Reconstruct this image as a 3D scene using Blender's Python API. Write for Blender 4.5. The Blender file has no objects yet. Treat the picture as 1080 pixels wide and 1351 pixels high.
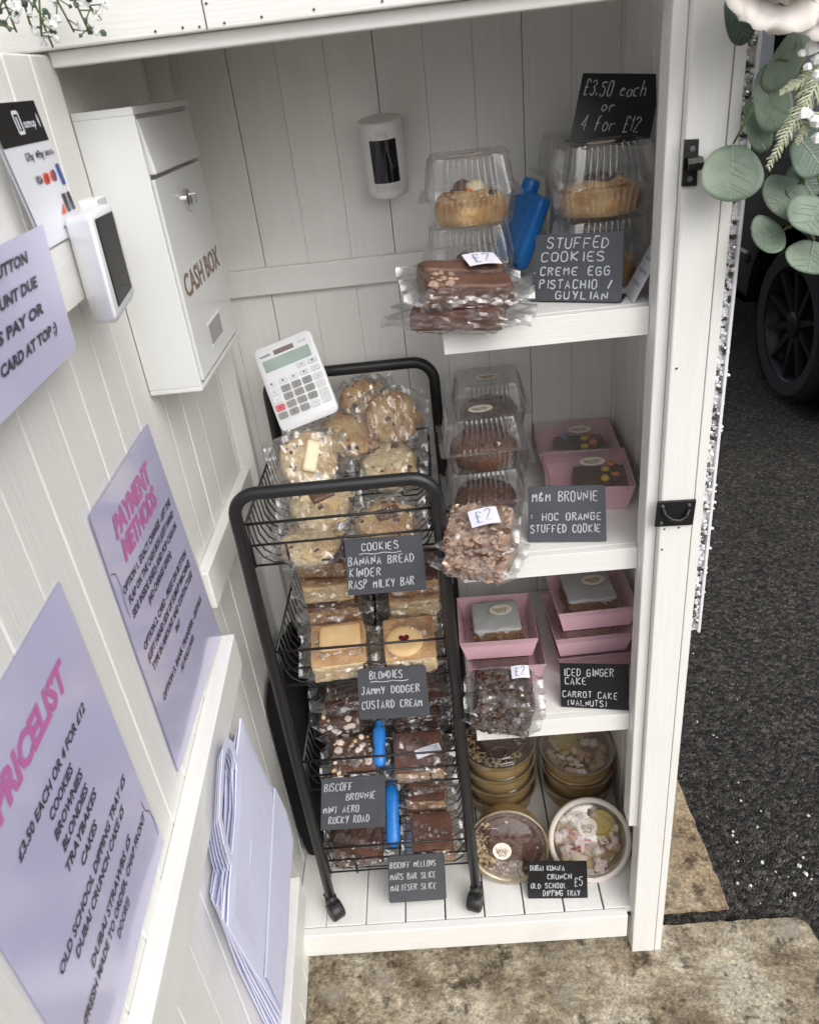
import bpy, math, random
from mathutils import Vector, Matrix, noise
R = math.radians
scene = bpy.context.scene
COL = scene.collection

# ------------------------------------------------------------------ camera
CAM_C = Vector((0.34882639, -0.89044618, 1.39853824))
CAM_F = 1024.41249          # focal length in pixels of the 1080 px wide photograph
ROWR = Vector((0.99461344, -0.00223195, -0.1036297))
ROWD = Vector((-0.0909974, -0.49753843, -0.86265577))
ROWF = Vector((-0.04963435, 0.86743906, -0.49506152))
cam_d = bpy.data.cameras.new('camera')
cam = bpy.data.objects.new('camera', cam_d)
COL.objects.link(cam)
m3 = Matrix((ROWR, -ROWD, -ROWF)).transposed()
cam.matrix_world = Matrix.Translation(CAM_C) @ m3.to_4x4()
cam_d.sensor_fit = 'HORIZONTAL'
cam_d.sensor_width = 36
cam_d.lens = CAM_F / 1080 * 36
cam_d.clip_start = 0.01
cam_d.clip_end = 500
cam_d.dof.use_dof = True
cam_d.dof.focus_distance = 1.2
cam_d.dof.aperture_fstop = 14.0
scene.camera = cam
# ------------------------------------------------------------------ world, sun, exposure
world = bpy.data.worlds.new('World')
scene.world = world
world.use_nodes = True
wn = world.node_tree
wn.nodes.clear()
sky = wn.nodes.new('ShaderNodeTexSky')
sky.sky_type = 'NISHITA'
sky.sun_disc = False
SUN_EL, SUN_AZ = R(45), R(146)     # azimuth measured clockwise from +Y
sky.sun_elevation = SUN_EL
sky.sun_rotation = SUN_AZ
sky.air_density = 1.0
sky.dust_density = 4.0
hs = wn.nodes.new('ShaderNodeHueSaturation')
hs.inputs['Saturation'].default_value = 0.28
bgn = wn.nodes.new('ShaderNodeBackground')
bgn.inputs[1].default_value = 0.137
wo = wn.nodes.new('ShaderNodeOutputWorld')
wn.links.new(sky.outputs[0], hs.inputs['Color'])
wn.links.new(hs.outputs[0], bgn.inputs[0])
wn.links.new(bgn.outputs[0], wo.inputs[0])
sun_d = bpy.data.lights.new('sun', 'SUN')
sun_d.energy = 1.35
sun_d.angle = R(65)
sun_d.color = (1, 0.985, 0.96)
sun = bpy.data.objects.new('sun', sun_d)
COL.objects.link(sun)
sd = Vector((math.sin(SUN_AZ) * math.cos(SUN_EL), math.cos(SUN_AZ) * math.cos(SUN_EL), math.sin(SUN_EL)))
sun.rotation_euler = (-sd).to_track_quat('-Z', 'Y').to_euler()
sun.location = sd * 20
scene.view_settings.view_transform = 'Standard'
scene.view_settings.look = 'None'
scene.view_settings.exposure = 0.28
scene.view_settings.gamma = 1
scene.view_settings.use_curve_mapping = False
scene.cycles.use_denoising = True
scene.cycles.max_bounces = 12
scene.cycles.transparent_max_bounces = 40
scene.cycles.diffuse_bounces = 5
scene.cycles.caustics_reflective = False
scene.cycles.caustics_refractive = False

# ------------------------------------------------------------------ helpers
def at(px, py, ax, val):
    """the point where the sight line through a photo pixel meets the plane  axis = val"""
    d = ROWR * ((px - 540) / CAM_F) + ROWD * ((py - 675.5) / CAM_F) + ROWF
    return CAM_C + d * ((val - CAM_C[ax]) / d[ax])
def at_plane(px, py, p0, n):
    d = ROWR * ((px - 540) / CAM_F) + ROWD * ((py - 675.5) / CAM_F) + ROWF
    return CAM_C + d * ((p0 - CAM_C).dot(n) / d.dot(n))
DA = 0.0606
DV = Vector((math.sin(DA), -math.cos(DA), 0))     # along the open door, away from its hinge
DN = Vector((math.cos(DA), math.sin(DA), 0))      # out of the door's inner face
def door_p(u, z, off=0.0):
    return DV * u + DN * off + Vector((0, 0, z))
def on_door(px, py, off=0.0):
    return at_plane(px, py, DN * off, DN)

class MB:
    def __init__(s): s.v = []; s.f = []; s.mi = []; s.m = 0
    def add(s, vs, fs):
        o = len(s.v); s.v += [Vector(v) for v in vs]
        for f in fs: s.f.append([i + o for i in f]); s.mi.append(s.m)
        return s
    def box(s, c, d, rot=None):
        c = Vector(c); h = Vector(d) / 2
        vs = []
        for x in (-1, 1):
            for y in (-1, 1):
                for z in (-1, 1):
                    p = Vector((x * h.x, y * h.y, z * h.z))
                    if rot is not None: p = rot @ p
                    vs.append(c + p)
        return s.add(vs, [(0, 1, 3, 2), (4, 6, 7, 5), (0, 4, 5, 1), (2, 3, 7, 6), (0, 2, 6, 4), (1, 5, 7, 3)])
    def span(s, a, b):
        a = Vector(a); b = Vector(b)
        return s.box((a + b) / 2, [abs(q) for q in (b - a)])
    def hexa(s, back, front):
        """two quads with matching corners"""
        return s.add(list(back) + list(front), [(0, 3, 2, 1), (4, 5, 6, 7), (0, 1, 5, 4), (1, 2, 6, 5), (2, 3, 7, 6), (3, 0, 4, 7)])
    def loft(s, loops, cap0=False, cap1=False, closed=True):
        n = len(loops[0]); vs = [p for l in loops for p in l]; fs = []
        for k in range(len(loops) - 1):
            for i in range(n if closed else n - 1):
                j = (i + 1) % n
                fs.append((k * n + i, k * n + j, (k + 1) * n + j, (k + 1) * n + i))
        if cap0: fs.append(tuple(reversed(range(n))))
        if cap1: fs.append(tuple(range((len(loops) - 1) * n, len(loops) * n)))
        return s.add(vs, fs)
    def tube(s, path, r, n=8, cap=True):
        path = [Vector(p) for p in path]
        loops = []
        up = None
        for i, p in enumerate(path):
            a = path[max(0, i - 1)]; b = path[min(len(path) - 1, i + 1)]
            t = (b - a).normalized()
            if up is None:
                up = Vector((0, 0, 1)) if abs(t.z) < .9 else Vector((1, 0, 0))
            x = t.cross(up)
            if x.length < 1e-6: x = t.cross(Vector((0, 1, 0)))
            x.normalize(); y = x.cross(t).normalized(); up = y
            rr = r[i] if isinstance(r, (list, tuple)) else r
            loops.append([p + (x * math.cos(2 * math.pi * k / n) + y * math.sin(2 * math.pi * k / n)) * rr for k in range(n)])
        return s.loft(loops, cap, cap)
    def lathe(s, prof, n=40, M=None, wob=None, cap=True):
        loops = []
        for (r, z) in prof:
            l = []
            for k in range(n):
                a = 2 * math.pi * k / n
                p = Vector((r * math.cos(a), r * math.sin(a), z))
                if wob: p = wob(p, a)
                l.append(M @ p if M else p)
            loops.append(l)
        return s.loft(loops, cap, cap)
    def build(s, name, mat, parent=None, smooth=False, bevel=0, local=False, auto=None):
        me = bpy.data.meshes.new(name)
        off = Vector((0, 0, 0))
        if parent is not None and not local:
            q = parent
            while q: off = off + q.location; q = q.parent
        me.from_pydata([tuple(v - off) for v in s.v], [], s.f)
        for m in (mat if isinstance(mat, (list, tuple)) else [mat]): me.materials.append(m)
        me.polygons.foreach_set('material_index', s.mi)
        if smooth: me.polygons.foreach_set('use_smooth', [True] * len(me.polygons))
        me.update()
        o = bpy.data.objects.new(name, me)
        COL.objects.link(o)
        if parent is not None: o.parent = parent
        if auto is not None: me.set_sharp_from_angle(angle=R(auto))
        if bevel:
            b = o.modifiers.new('bevel', 'BEVEL'); b.width = bevel; b.segments = 2; b.limit_method = 'ANGLE'; b.angle_limit = R(40)
        return o
def tag(o, label, cat, group=None, kind=None):
    if label: o['label'] = label
    if cat: o['category'] = cat
    if group: o['group'] = group
    if kind: o['kind'] = kind
    return o
def thing(name, label, cat, loc=(0, 0, 0), group=None):
    o = bpy.data.objects.new(name, None); COL.objects.link(o)
    o.empty_display_size = .02
    o.location = Vector(loc)
    return tag(o, label, cat, group)
def pose(o, M):
    o.matrix_local = M
    return o
def dup(root, M, label=None, group=None):
    r = root.copy(); COL.objects.link(r); r.matrix_local = M
    if label: r['label'] = label
    if group: r['group'] = group
    for ch in list(root.children):
        c = ch.copy(); COL.objects.link(c); c.parent = r; c.matrix_local = ch.matrix_local
        for g in ch.children:
            d = g.copy(); COL.objects.link(d); d.parent = c; d.matrix_local = g.matrix_local
    return r
def TR(loc, rx=0, ry=0, rz=0):
    return Matrix.Translation(Vector(loc)) @ Matrix.Rotation(R(rz), 4, 'Z') @ Matrix.Rotation(R(rx), 4, 'X') @ Matrix.Rotation(R(ry), 4, 'Y')
def nz(p, s=1.0, seed=0):
    return noise.noise(Vector(p) * s + Vector((seed * 7.13, seed * 3.7, seed * 1.9)))

# ------------------------------------------------------------------ materials
def mat(name, base=(.8, .8, .8), rough=.5, spec=.5, metal=0, noisy=None, bump=None, coat=0):
    """noisy=(scale, colour2, detail, stretch)   bump=(scale, strength, stretch)"""
    m = bpy.data.materials.new(name); m.use_nodes = True
    nt = m.node_tree; b = nt.nodes['Principled BSDF']
    b.inputs['Base Color'].default_value = (*base, 1)
    b.inputs['Roughness'].default_value = rough
    b.inputs['Specular IOR Level'].default_value = spec
    b.inputs['Metallic'].default_value = metal
    b.inputs['Coat Weight'].default_value = coat
    b.inputs['Coat Roughness'].default_value = .1
    tc = nt.nodes.new('ShaderNodeTexCoord')
    def tex(scale, detail, stretch):
        mp = nt.nodes.new('ShaderNodeMapping'); mp.inputs['Scale'].default_value = stretch
        nt.links.new(tc.outputs['Object'], mp.inputs[0])
        t = nt.nodes.new('ShaderNodeTexNoise'); t.inputs['Scale'].default_value = scale; t.inputs['Detail'].default_value = detail
        nt.links.new(mp.outputs[0], t.inputs['Vector'])
        return t
    if noisy:
        sc, c2, det, st = noisy
        t = tex(sc, det, st)
        r = nt.nodes.new('ShaderNodeValToRGB')
        r.color_ramp.elements[0].position = .35; r.color_ramp.elements[1].position = .68
        r.color_ramp.elements[0].color = (*base, 1); r.color_ramp.elements[1].color = (*c2, 1)
        nt.links.new(t.outputs['Fac'], r.inputs[0]); nt.links.new(r.outputs[0], b.inputs['Base Color'])
    if bump:
        sc, stg, st = bump
        t = tex(sc, 4, st)
        bp = nt.nodes.new('ShaderNodeBump'); bp.inputs['Strength'].default_value = stg; bp.inputs['Distance'].default_value = .004
        nt.links.new(t.outputs['Fac'], bp.inputs['Height']); nt.links.new(bp.outputs[0], b.inputs['Normal'])
    return m
def paint(name, st):
    """brushed white paint on softwood: faint warm grain, brush marks"""
    m = mat(name, (.835, .83, .805), .42, .4, noisy=(20, (.805, .795, .762), 7, st), bump=(60, .12, st))
    nt = m.node_tree; b = nt.nodes['Principled BSDF']
    tc = nt.nodes.new('ShaderNodeTexCoord')
    # sparse dirt flecks and knots
    v = nt.nodes.new('ShaderNodeTexNoise'); v.inputs['Scale'].default_value = 7; v.inputs['Detail'].default_value = 8
    nt.links.new(tc.outputs['Object'], v.inputs['Vector'])
    r = nt.nodes.new('ShaderNodeValToRGB')
    r.color_ramp.elements[0].position = .58; r.color_ramp.elements[1].position = .8
    r.color_ramp.elements[0].color = (0, 0, 0, 1); r.color_ramp.elements[1].color = (.35, .35, .35, 1)
    nt.links.new(v.outputs['Fac'], r.inputs[0])
    mx = nt.nodes.new('ShaderNodeMix'); mx.data_type = 'RGBA'
    src = b.inputs['Base Color'].links[0].from_socket
    nt.links.new(r.outputs[0], mx.inputs['Factor'])
    nt.links.new(src, mx.inputs[6]); mx.inputs[7].default_value = (.6, .58, .5, 1)
    nt.links.new(mx.outputs[2], b.inputs['Base Color'])
    return m
PV = paint('white_paint_vertical_grain', (6, 6, .35))
PX = paint('white_paint_cross_grain', (.35, 6, 6))
PY = paint('white_paint_deep_grain', (6, .35, 6))
M = dict(
    crack=mat('dark_joint', (.05, .045, .035), .9),
    nail=mat('nail', (.06, .05, .045), .6),
    black_metal=mat('black_powder_coat', (.012, .012, .013), .38, .5, bump=(900, .08, (1, 1, 1))),
    wire=mat('black_wire', (.012, .012, .012), .45),
    rubber=mat('black_plastic', (.015, .015, .016), .45),
    latch=mat('black_iron', (.012, .012, .012), .35, .5, bump=(400, .15, (1, 1, 1))),
    white_metal=mat('white_enamel', (.76, .77, .76), .22, .5, coat=.3),
    white_plastic=mat('white_plastic', (.8, .81, .83), .3, .5),
    cam_white=mat('camera_white', (.74, .74, .72), .4),
    gloss_black=mat('gloss_black', (.008, .008, .009), .06, .6),
    chrome=mat('chrome', (.75, .75, .75), .15, metal=1),
    bronze=mat('bronze_lettering', (.22, .13, .075), .4),
    grille=mat('grille_grey', (.5, .5, .49), .6),
    window=mat('smoked_window', (.3, .3, .3), .15),
    paper=mat('lilac_paper', (.71, .73, .90), .75, .2, noisy=(9, (.67, .69, .87), 3, (1, 1, 1)), bump=(26, .25, (1, 1, 1))),
    poster=mat('lilac_laminate', (.545, .54, .775), .16, .5, noisy=(7, (.63, .615, .81), 3, (1, 1, 1)), bump=(9, .12, (1, 1, 1)), coat=.5),
    ink=mat('dark_ink', (.05, .045, .06), .4),
    pink_ink=mat('pink_ink', (.58, .17, .43), .3),
    white_card=mat('white_card', (.78, .79, .84), .4),
    pale_label=mat('price_label', (.80, .79, .88), .6),
    pen=mat('pen_ink', (.22, .25, .42), .6),
    slate=mat('grey_chalkboard', (.062, .066, .078), .42, .4, noisy=(14, (.082, .087, .10), 6, (1, 1, 1))),
    slate_dark=mat('black_chalkboard', (.010, .010, .011), .34, .4, noisy=(20, (.016, .016, .018), 5, (1, 1, 1))),
    chalk=mat('chalk', (.55, .57, .59), .9, .1),
    blue=mat('blue_plastic', (.02, .20, .62), .3, .5, bump=(20, .1, (1, 1, 1))),
    pink=mat('pink_card', (.84, .53, .60), .45, .3, noisy=(30, (.81, .50, .57), 3, (1, 1, 1))),
    kraft=mat('kraft_card', (.42, .29, .13), .33, .4, noisy=(60, (.36, .24, .10), 4, (1, 1, 1))),
    kraft_in=mat('pale_card', (.72, .66, .60), .4),
    sticker=mat('cream_sticker', (.84, .78, .69), .45, noisy=(90, (.78, .70, .58), 2, (1, 1, 1))),
    gold=mat('gold_print', (.22, .12, .06), .45),
    brownie=mat('brownie', (.075, .032, .018), .6, .35, noisy=(45, (.14, .066, .04), 6, (1, 1, 1)), bump=(160, .6, (1, 1, 1))),
    choc=mat('dark_chocolate', (.045, .020, .013), .45, .4, noisy=(40, (.09, .042, .028), 6, (1, 1, 1)), bump=(130, .6, (1, 1, 1))),
    milk=mat('milk_chocolate', (.155, .078, .055), .45, .4, noisy=(35, (.10, .048, .034), 5, (1, 1, 1)), bump=(120, .3, (1, 1, 1))),
    blondie=mat('blondie', (.60, .43, .22), .6, .3, noisy=(30, (.72, .57, .35), 6, (1, 1, 1)), bump=(150, .6, (1, 1, 1))),
    caramel=mat('caramel_sponge', (.36, .195, .095), .55, .3, noisy=(40, (.50, .32, .17), 6, (1, 1, 1)), bump=(160, .6, (1, 1, 1))),
    biscuit=mat('biscuit', (.62, .41, .20), .65, .2, noisy=(30, (.70, .50, .28), 4, (1, 1, 1)), bump=(200, .3, (1, 1, 1))),
    cookie=mat('cookie', (.62, .45, .24), .7, .2, noisy=(26, (.38, .20, .08), 8, (1, 1, 1)), bump=(110, 1.0, (1, 1, 1))),
    pale_cookie=mat('pale_cookie', (.68, .56, .35), .7, .2, noisy=(26, (.52, .34, .16), 8, (1, 1, 1)), bump=(110, 1.0, (1, 1, 1))),
    gold_cookie=mat('golden_cookie', (.64, .45, .23), .7, .25, noisy=(32, (.36, .18, .06), 9, (1, 1, 1)), bump=(130, .6, (1, 1, 1))),
    rocky=mat('nut_brownie', (.26, .165, .12), .6, .3, noisy=(75, (.46, .34, .26), 8, (1, 1, 1)), bump=(110, 1.0, (1, 1, 1))),
    oreo=mat('cookie_crumb', (.028, .020, .017), .6, .3, noisy=(85, (.15, .12, .105), 8, (1, 1, 1)), bump=(130, 1.0, (1, 1, 1))),
    chip=mat('chocolate_chip', (.05, .022, .013), .4),
    cream=mat('white_chocolate', (.80, .70, .48), .45),
    mallow=mat('marshmallow', (.82, .70, .62), .7),
    icing=mat('grey_white_icing', (.60, .615, .615), .3, .4, bump=(25, .3, (1, 1, 1))),
    carrot=mat('spiced_sponge', (.24, .125, .06), .7, .2, noisy=(55, (.36, .21, .11), 6, (1, 1, 1)), bump=(150, .9, (1, 1, 1))),
    jam=mat('jam', (.10, .01, .015), .2),
    orange=mat('orange_sugar_shell', (.80, .22, .02), .22, coat=.4),
    yellow=mat('yellow_sugar_shell', (.80, .60, .03), .22, coat=.4),
    teal=mat('blue_sugar_shell', (.03, .25, .36), .22, coat=.4),
    ganache=mat('ganache', (.105, .048, .034), .4, .4, noisy=(24, (.16, .082, .058), 4, (1, 1, 1)), bump=(90, .3, (1, 1, 1))),
    sugar=mat('pink_sugar', (.80, .58, .58), .6, .3, noisy=(60, (.84, .76, .70), 3, (1, 1, 1))),
    mint=mat('mint_green', (.35, .55, .36), .6),
    red=mat('red_print', (.70, .10, .05), .4),
    navy=mat('blue_print', (.05, .10, .34), .4),
    fabric=mat('black_fabric', (.008, .008, .009), .85, .2, bump=(500, .4, (1, 1, 1))),
    lcd=mat('display_glass', (.38, .47, .43), .12, .5, noisy=(18, (.30, .38, .35), 1, (1, 1, 1))),
    solar=mat('solar_cell', (.22, .16, .15), .2),
    key_grey=mat('grey_key', (.30, .30, .29), .4),
    key_red=mat('red_key', (.62, .16, .18), .4),
    key_white=mat('white_key', (.72, .73, .75), .4),
    paste=mat('yellow_sauce', (.62, .46, .10), .3),
    car=mat('black_car_paint', (.006, .006, .007), .12, .5, coat=.8),
    tyre=mat('tyre_rubber', (.012, .012, .012), .8),
    rim=mat('dark_alloy', (.022, .022, .024), .32, metal=.5),
    car_trim=mat('grey_trim', (.12, .12, .13), .4),
    stem=mat('green_stem', (.12, .16, .05), .6),
    leaf=mat('eucalyptus_leaf', (.13, .18, .13), .5, .4, noisy=(22, (.23, .29, .215), 4, (1, 1, 1)), bump=(60, .3, (1, 1, 1))),
    leaf_dark=mat('dark_eucalyptus_leaf', (.07, .105, .08), .5, .4, noisy=(30, (.12, .17, .13), 4, (1, 1, 1)), bump=(60, .3, (1, 1, 1))),
    vein=mat('leaf_vein', (.23, .30, .215), .6),
    petal=mat('cream_petal', (.76, .70, .65), .7, .2, noisy=(12, (.80, .76, .72), 2, (1, 1, 1))),
    spray=mat('pale_green_spray', (.50, .54, .38), .7),
    blossom=mat('white_blossom', (.82, .83, .82), .6),
    mosaic=mat('white_board_edge', (.82, .82, .84), .4),
    mirror=mat('mirror_chip', (.7, .7, .72), .12, metal=1),
    shell=mat('white_pebble', (.80, .79, .80), .3),
    dark_chip=mat('dark_pebble', (.05, .045, .045), .3),
    stone_white=mat('white_stone', (.66, .65, .62), .8),
    stone_grey=mat('grey_stone', (.16, .155, .15), .85),
)
def clear(name, rough, lo, hi, scale, strength, tint=(.99, .99, .99), haze=.02, crease=0.0):
    """thin clear film: mostly see-through, mirror-like towards grazing angles, with a little white scatter along its creases"""
    m = bpy.data.materials.new(name); m.use_nodes = True
    nt = m.node_tree; nt.nodes.clear()
    N = nt.nodes.new; Lk = nt.links.new
    out = N('ShaderNodeOutputMaterial'); mix = N('ShaderNodeMixShader'); mix2 = N('ShaderNodeMixShader')
    tr = N('ShaderNodeBsdfTransparent'); tr.inputs[0].default_value = (*tint, 1)
    gl = N('ShaderNodeBsdfGlossy'); gl.inputs['Roughness'].default_value = rough
    df = N('ShaderNodeBsdfDiffuse'); df.inputs[0].default_value = (.86, .86, .88, 1)
    lw = N('ShaderNodeLayerWeight'); lw.inputs[0].default_value = .35
    mr = N('ShaderNodeMapRange'); mr.inputs[3].default_value = lo; mr.inputs[4].default_value = hi
    Lk(lw.outputs['Facing'], mr.inputs[0]); Lk(mr.outputs[0], mix.inputs[0])
    Lk(tr.outputs[0], mix2.inputs[1]); Lk(df.outputs[0], mix2.inputs[2]); mix2.inputs[0].default_value = haze
    Lk(mix2.outputs[0], mix.inputs[1]); Lk(gl.outputs[0], mix.inputs[2]); Lk(mix.outputs[0], out.inputs[0])
    if strength:
        tc = N('ShaderNodeTexCoord')
        t = N('ShaderNodeTexNoise'); t.inputs['Scale'].default_value = scale; t.inputs['Detail'].default_value = 3
        t.inputs['Distortion'].default_value = 1.5
        bp = N('ShaderNodeBump'); bp.inputs['Strength'].default_value = strength; bp.inputs['Distance'].default_value = .012
        Lk(tc.outputs['Object'], t.inputs['Vector']); Lk(t.outputs['Fac'], bp.inputs['Height'])
        Lk(bp.outputs[0], gl.inputs['Normal']); Lk(bp.outputs[0], lw.inputs['Normal'])
        if crease:
            a = N('ShaderNodeMath'); a.operation = 'SUBTRACT'; a.inputs[1].default_value = .5
            b = N('ShaderNodeMath'); b.operation = 'ABSOLUTE'
            c = N('ShaderNodeMapRange'); c.inputs[1].default_value = 0; c.inputs[2].default_value = .022; c.inputs[3].default_value = crease; c.inputs[4].default_value = haze
            Lk(t.outputs['Fac'], a.inputs[0]); Lk(a.outputs[0], b.inputs[0]); Lk(b.outputs[0], c.inputs[0]); Lk(c.outputs[0], mix2.inputs[0])
    return m
M['cello'] = clear('cellophane', .13, .09, .62, 12, .28, haze=.025, crease=.10)
M['clam'] = clear('clear_plastic', .07, .06, .55, 30, .05, haze=.022)
M['lid'] = clear('clear_lid', .04, .13, .6, 14, .10, haze=.015)
M['film'] = clear('clear_film', .05, .05, .5, 10, .15, haze=.02)

# ------------------------------------------------------------------ lettering
_fc = {}
def font_mesh(txt, bold=.012, shear=.0, res=2):
    k = (txt, bold, shear)
    if k in _fc: return _fc[k]
    c = bpy.data.curves.new('t', 'FONT'); c.body = txt; c.size = 1; c.offset = bold; c.shear = shear; c.resolution_u = res
    o = bpy.data.objects.new('t', c)
    me = o.to_mesh()
    r = ([v.co.copy() for v in me.vertices], [tuple(p.vertices) for p in me.polygons])
    o.to_mesh_clear(); bpy.data.objects.remove(o); bpy.data.curves.remove(c)
    if r[0]:
        xs = [v.x for v in r[0]]; lo = min(xs)
        for v in r[0]: v.x -= lo
        r = (r[0], r[1], max(xs) - lo)
    else: r = (r[0], r[1], 0)
    _fc[k] = r
    return r
def put_text(mb, txt, fn, x, y, h, align='c', bold=.02, shear=0, sx=1.0, fit=None):
    """fn(x, y) -> world point;  h = cap height;  fit = width to squeeze the line into"""
    v, f, w = font_mesh(txt, bold, shear)
    if not v: return
    s = h / .70; sw = s * sx
    if fit: sw = fit / w
    x0 = x - w * sw / 2 if align == 'c' else (x if align == 'l' else x - w * sw)
    mb.add([fn(x0 + p.x * sw, y + p.y * s) for p in v], f)
GL = {
 'A': '002640 1232', 'B': '0006 0636453403 033342413000', 'C': '4536160501103041', 'D': '0006 062644422000', 'E': '46060040 0333',
 'F': '460600 0333', 'G': '4536160501103041434323', 'H': '0006 4046 0343', 'I': '1610', 'J': '16463632 363120100 1'.replace(' ', ''), 'K': '0006 4603 0340',
 'L': '060040', 'M': '0006224640', 'N': '00064046', 'O': '1605011030414536 3616', 'P': '0006 0636453403', 'R': '0006 0636453403 2340',
 'S': '453616050433424130 301001', 'T': '0646 2620', 'U': '060110304146', 'V': '062046', 'W': '0610233046', 'X': '0046 0640',
 'Y': '0623 4620', 'Z': '06460040', '0': '160501103041453616', '1': '041610', '2': '0516364534 340040', '3': '051636453423 233342301001',
 '4': '36024230 3630'.split()[0][:6] + ' 3630', '5': '4606043442301001', '/': '1046', '.': '0001', '-': '1333', '(': '36242230', ')': '16242210',
 '&': '4004152635 35030110204 2'.replace(' 35', '35').replace(' ', ''), '£': '4536161510 0040 0333', ':': '2223 2425', ' ': '',
 'a': '431302011030 4340', 'c': '4313020110 1040', 'd': '431302011040 4640', 'e': '0242331302011040', 'f': '46261510'.replace('46', '36') + ' 0333', 'h': '0006 0213334240', 'o': '130201103041423313', 'r': '0003 021343',
}
def chalk_text(mb, fn, lines, seed=0, wd=.0009, jit=.15):
    """lines: (text, x, y, cap height, advance, slant) -- handwriting from single strokes"""
    rnd = random.Random(seed)
    for (txt, x, y, h, adv, sl) in lines:
        for ch in txt:
            g = GL.get(ch, '')
            dy = rnd.uniform(-.05, .05) * h; sc = rnd.uniform(.92, 1.06)
            for st in g.split():
                st = st[:len(st) // 2 * 2]
                pts = [(int(st[i]) + rnd.uniform(-jit, jit), int(st[i + 1]) + rnd.uniform(-jit, jit)) for i in range(0, len(st), 2)]
                pts = [(x + (p[0] / 4 * .62 * adv + sl * p[1] / 6 * h * .3), y + dy + p[1] / 6 * h * sc) for p in pts]
                if len(pts) >= 4:       # round the polyline a little
                    q = [pts[0]]
                    for a, b in zip(pts, pts[1:]):
                        q += [(a[0] * .75 + b[0] * .25, a[1] * .75 + b[1] * .25), (a[0] * .25 + b[0] * .75, a[1] * .25 + b[1] * .75)]
                    pts = q + [pts[-1]]
                ribbon(mb, fn, pts, wd, rnd)
            x += adv * rnd.uniform(.93, 1.07) * (.5 if ch in 'I.1' else 1)
def ribbon(mb, fn, pts, wd, rnd=None):
    n = len(pts)
    if n < 2: return
    L = []
    for i in range(n):
        a = pts[max(0, i - 1)]; b = pts[min(n - 1, i + 1)]
        dx, dy = b[0] - a[0], b[1] - a[1]; l = math.hypot(dx, dy) or 1
        w = wd / 2 * (rnd.uniform(.7, 1.3) if rnd else 1)
        L.append(([pts[i][0] - dy / l * w, pts[i][1] + dx / l * w], [pts[i][0] + dy / l * w, pts[i][1] - dx / l * w]))
    vs = []; fs = []
    for a, b in L: vs += [fn(*a), fn(*b)]
    for i in range(n - 1): fs.append((2 * i, 2 * i + 1, 2 * i + 3, 2 * i + 2))
    mb.add(vs, fs)
def squiggle(mb, fn, x0, x1, y, h, seed, wd=.0006):
    rnd = random.Random(seed); pts = []; n = 22
    for i in range(n):
        t = i / (n - 1)
        pts.append((x0 + (x1 - x0) * t + math.sin(i * 2.1) * h * .25, y + math.sin(i * 1.7 + seed) * h * rnd.uniform(.3, 1)))
    ribbon(mb, fn, pts, wd)

# ------------------------------------------------------------------ the ground
GZ = -.115
def ground_mat():
    m = bpy.data.materials.new('asphalt'); m.use_nodes = True
    nt = m.node_tree; b = nt.nodes['Principled BSDF']; b.inputs['Roughness'].default_value = .85
    b.inputs['Specular IOR Level'].default_value = .25
    tc = nt.nodes.new('ShaderNodeTexCoord')
    v = nt.nodes.new('ShaderNodeTexVoronoi'); v.inputs['Scale'].default_value = 120
    v2 = nt.nodes.new('ShaderNodeTexVoronoi'); v2.inputs['Scale'].default_value = 230
    n1 = nt.nodes.new('ShaderNodeTexNoise'); n1.inputs['Scale'].default_value = 3; n1.inputs['Detail'].default_value = 6
    for q in (v, v2, n1): nt.links.new(tc.outputs['Object'], q.inputs['Vector'])
    r = nt.nodes.new('ShaderNodeValToRGB')
    e = r.color_ramp.elements
    e[0].position = 0; e[0].color = (.014, .013, .013, 1); e[1].position = 1; e[1].color = (.15, .14, .13, 1)
    for p, c in ((.35, (.036, .034, .031, 1)), (.75, (.070, .066, .060, 1)), (.93, (.098, .092, .084, 1))):
        q = e.new(p); q.color = c
    sp = nt.nodes.new('ShaderNodeSeparateColor')
    nt.links.new(v.outputs['Color'], sp.inputs[0]); nt.links.new(sp.outputs[0], r.inputs[0])
    mx = nt.nodes.new('ShaderNodeMix'); mx.data_type = 'RGBA'; mx.blend_type = 'MULTIPLY'; mx.inputs['Factor'].default_value = .7
    r2 = nt.nodes.new('ShaderNodeValToRGB'); r2.color_ramp.elements[0].color = (.45, .45, .45, 1); r2.color_ramp.elements[1].color = (1.3, 1.28, 1.22, 1)
    nt.links.new(n1.outputs['Fac'], r2.inputs[0])
    nt.links.new(r.outputs[0], mx.inputs[6]); nt.links.new(r2.outputs[0], mx.inputs[7]); nt.links.new(mx.outputs[2], b.inputs['Base Color'])
    ad = nt.nodes.new('ShaderNodeMath'); ad.operation = 'ADD'
    nt.links.new(v.outputs['Distance'], ad.inputs[0]); nt.links.new(v2.outputs['Distance'], ad.inputs[1])
    bp = nt.nodes.new('ShaderNodeBump'); bp.invert = True; bp.inputs['Strength'].default_value = 1; bp.inputs['Distance'].default_value = .006
    nt.links.new(ad.outputs[0], bp.inputs['Height']); nt.links.new(bp.outputs[0], b.inputs['Normal'])
    return m
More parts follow.
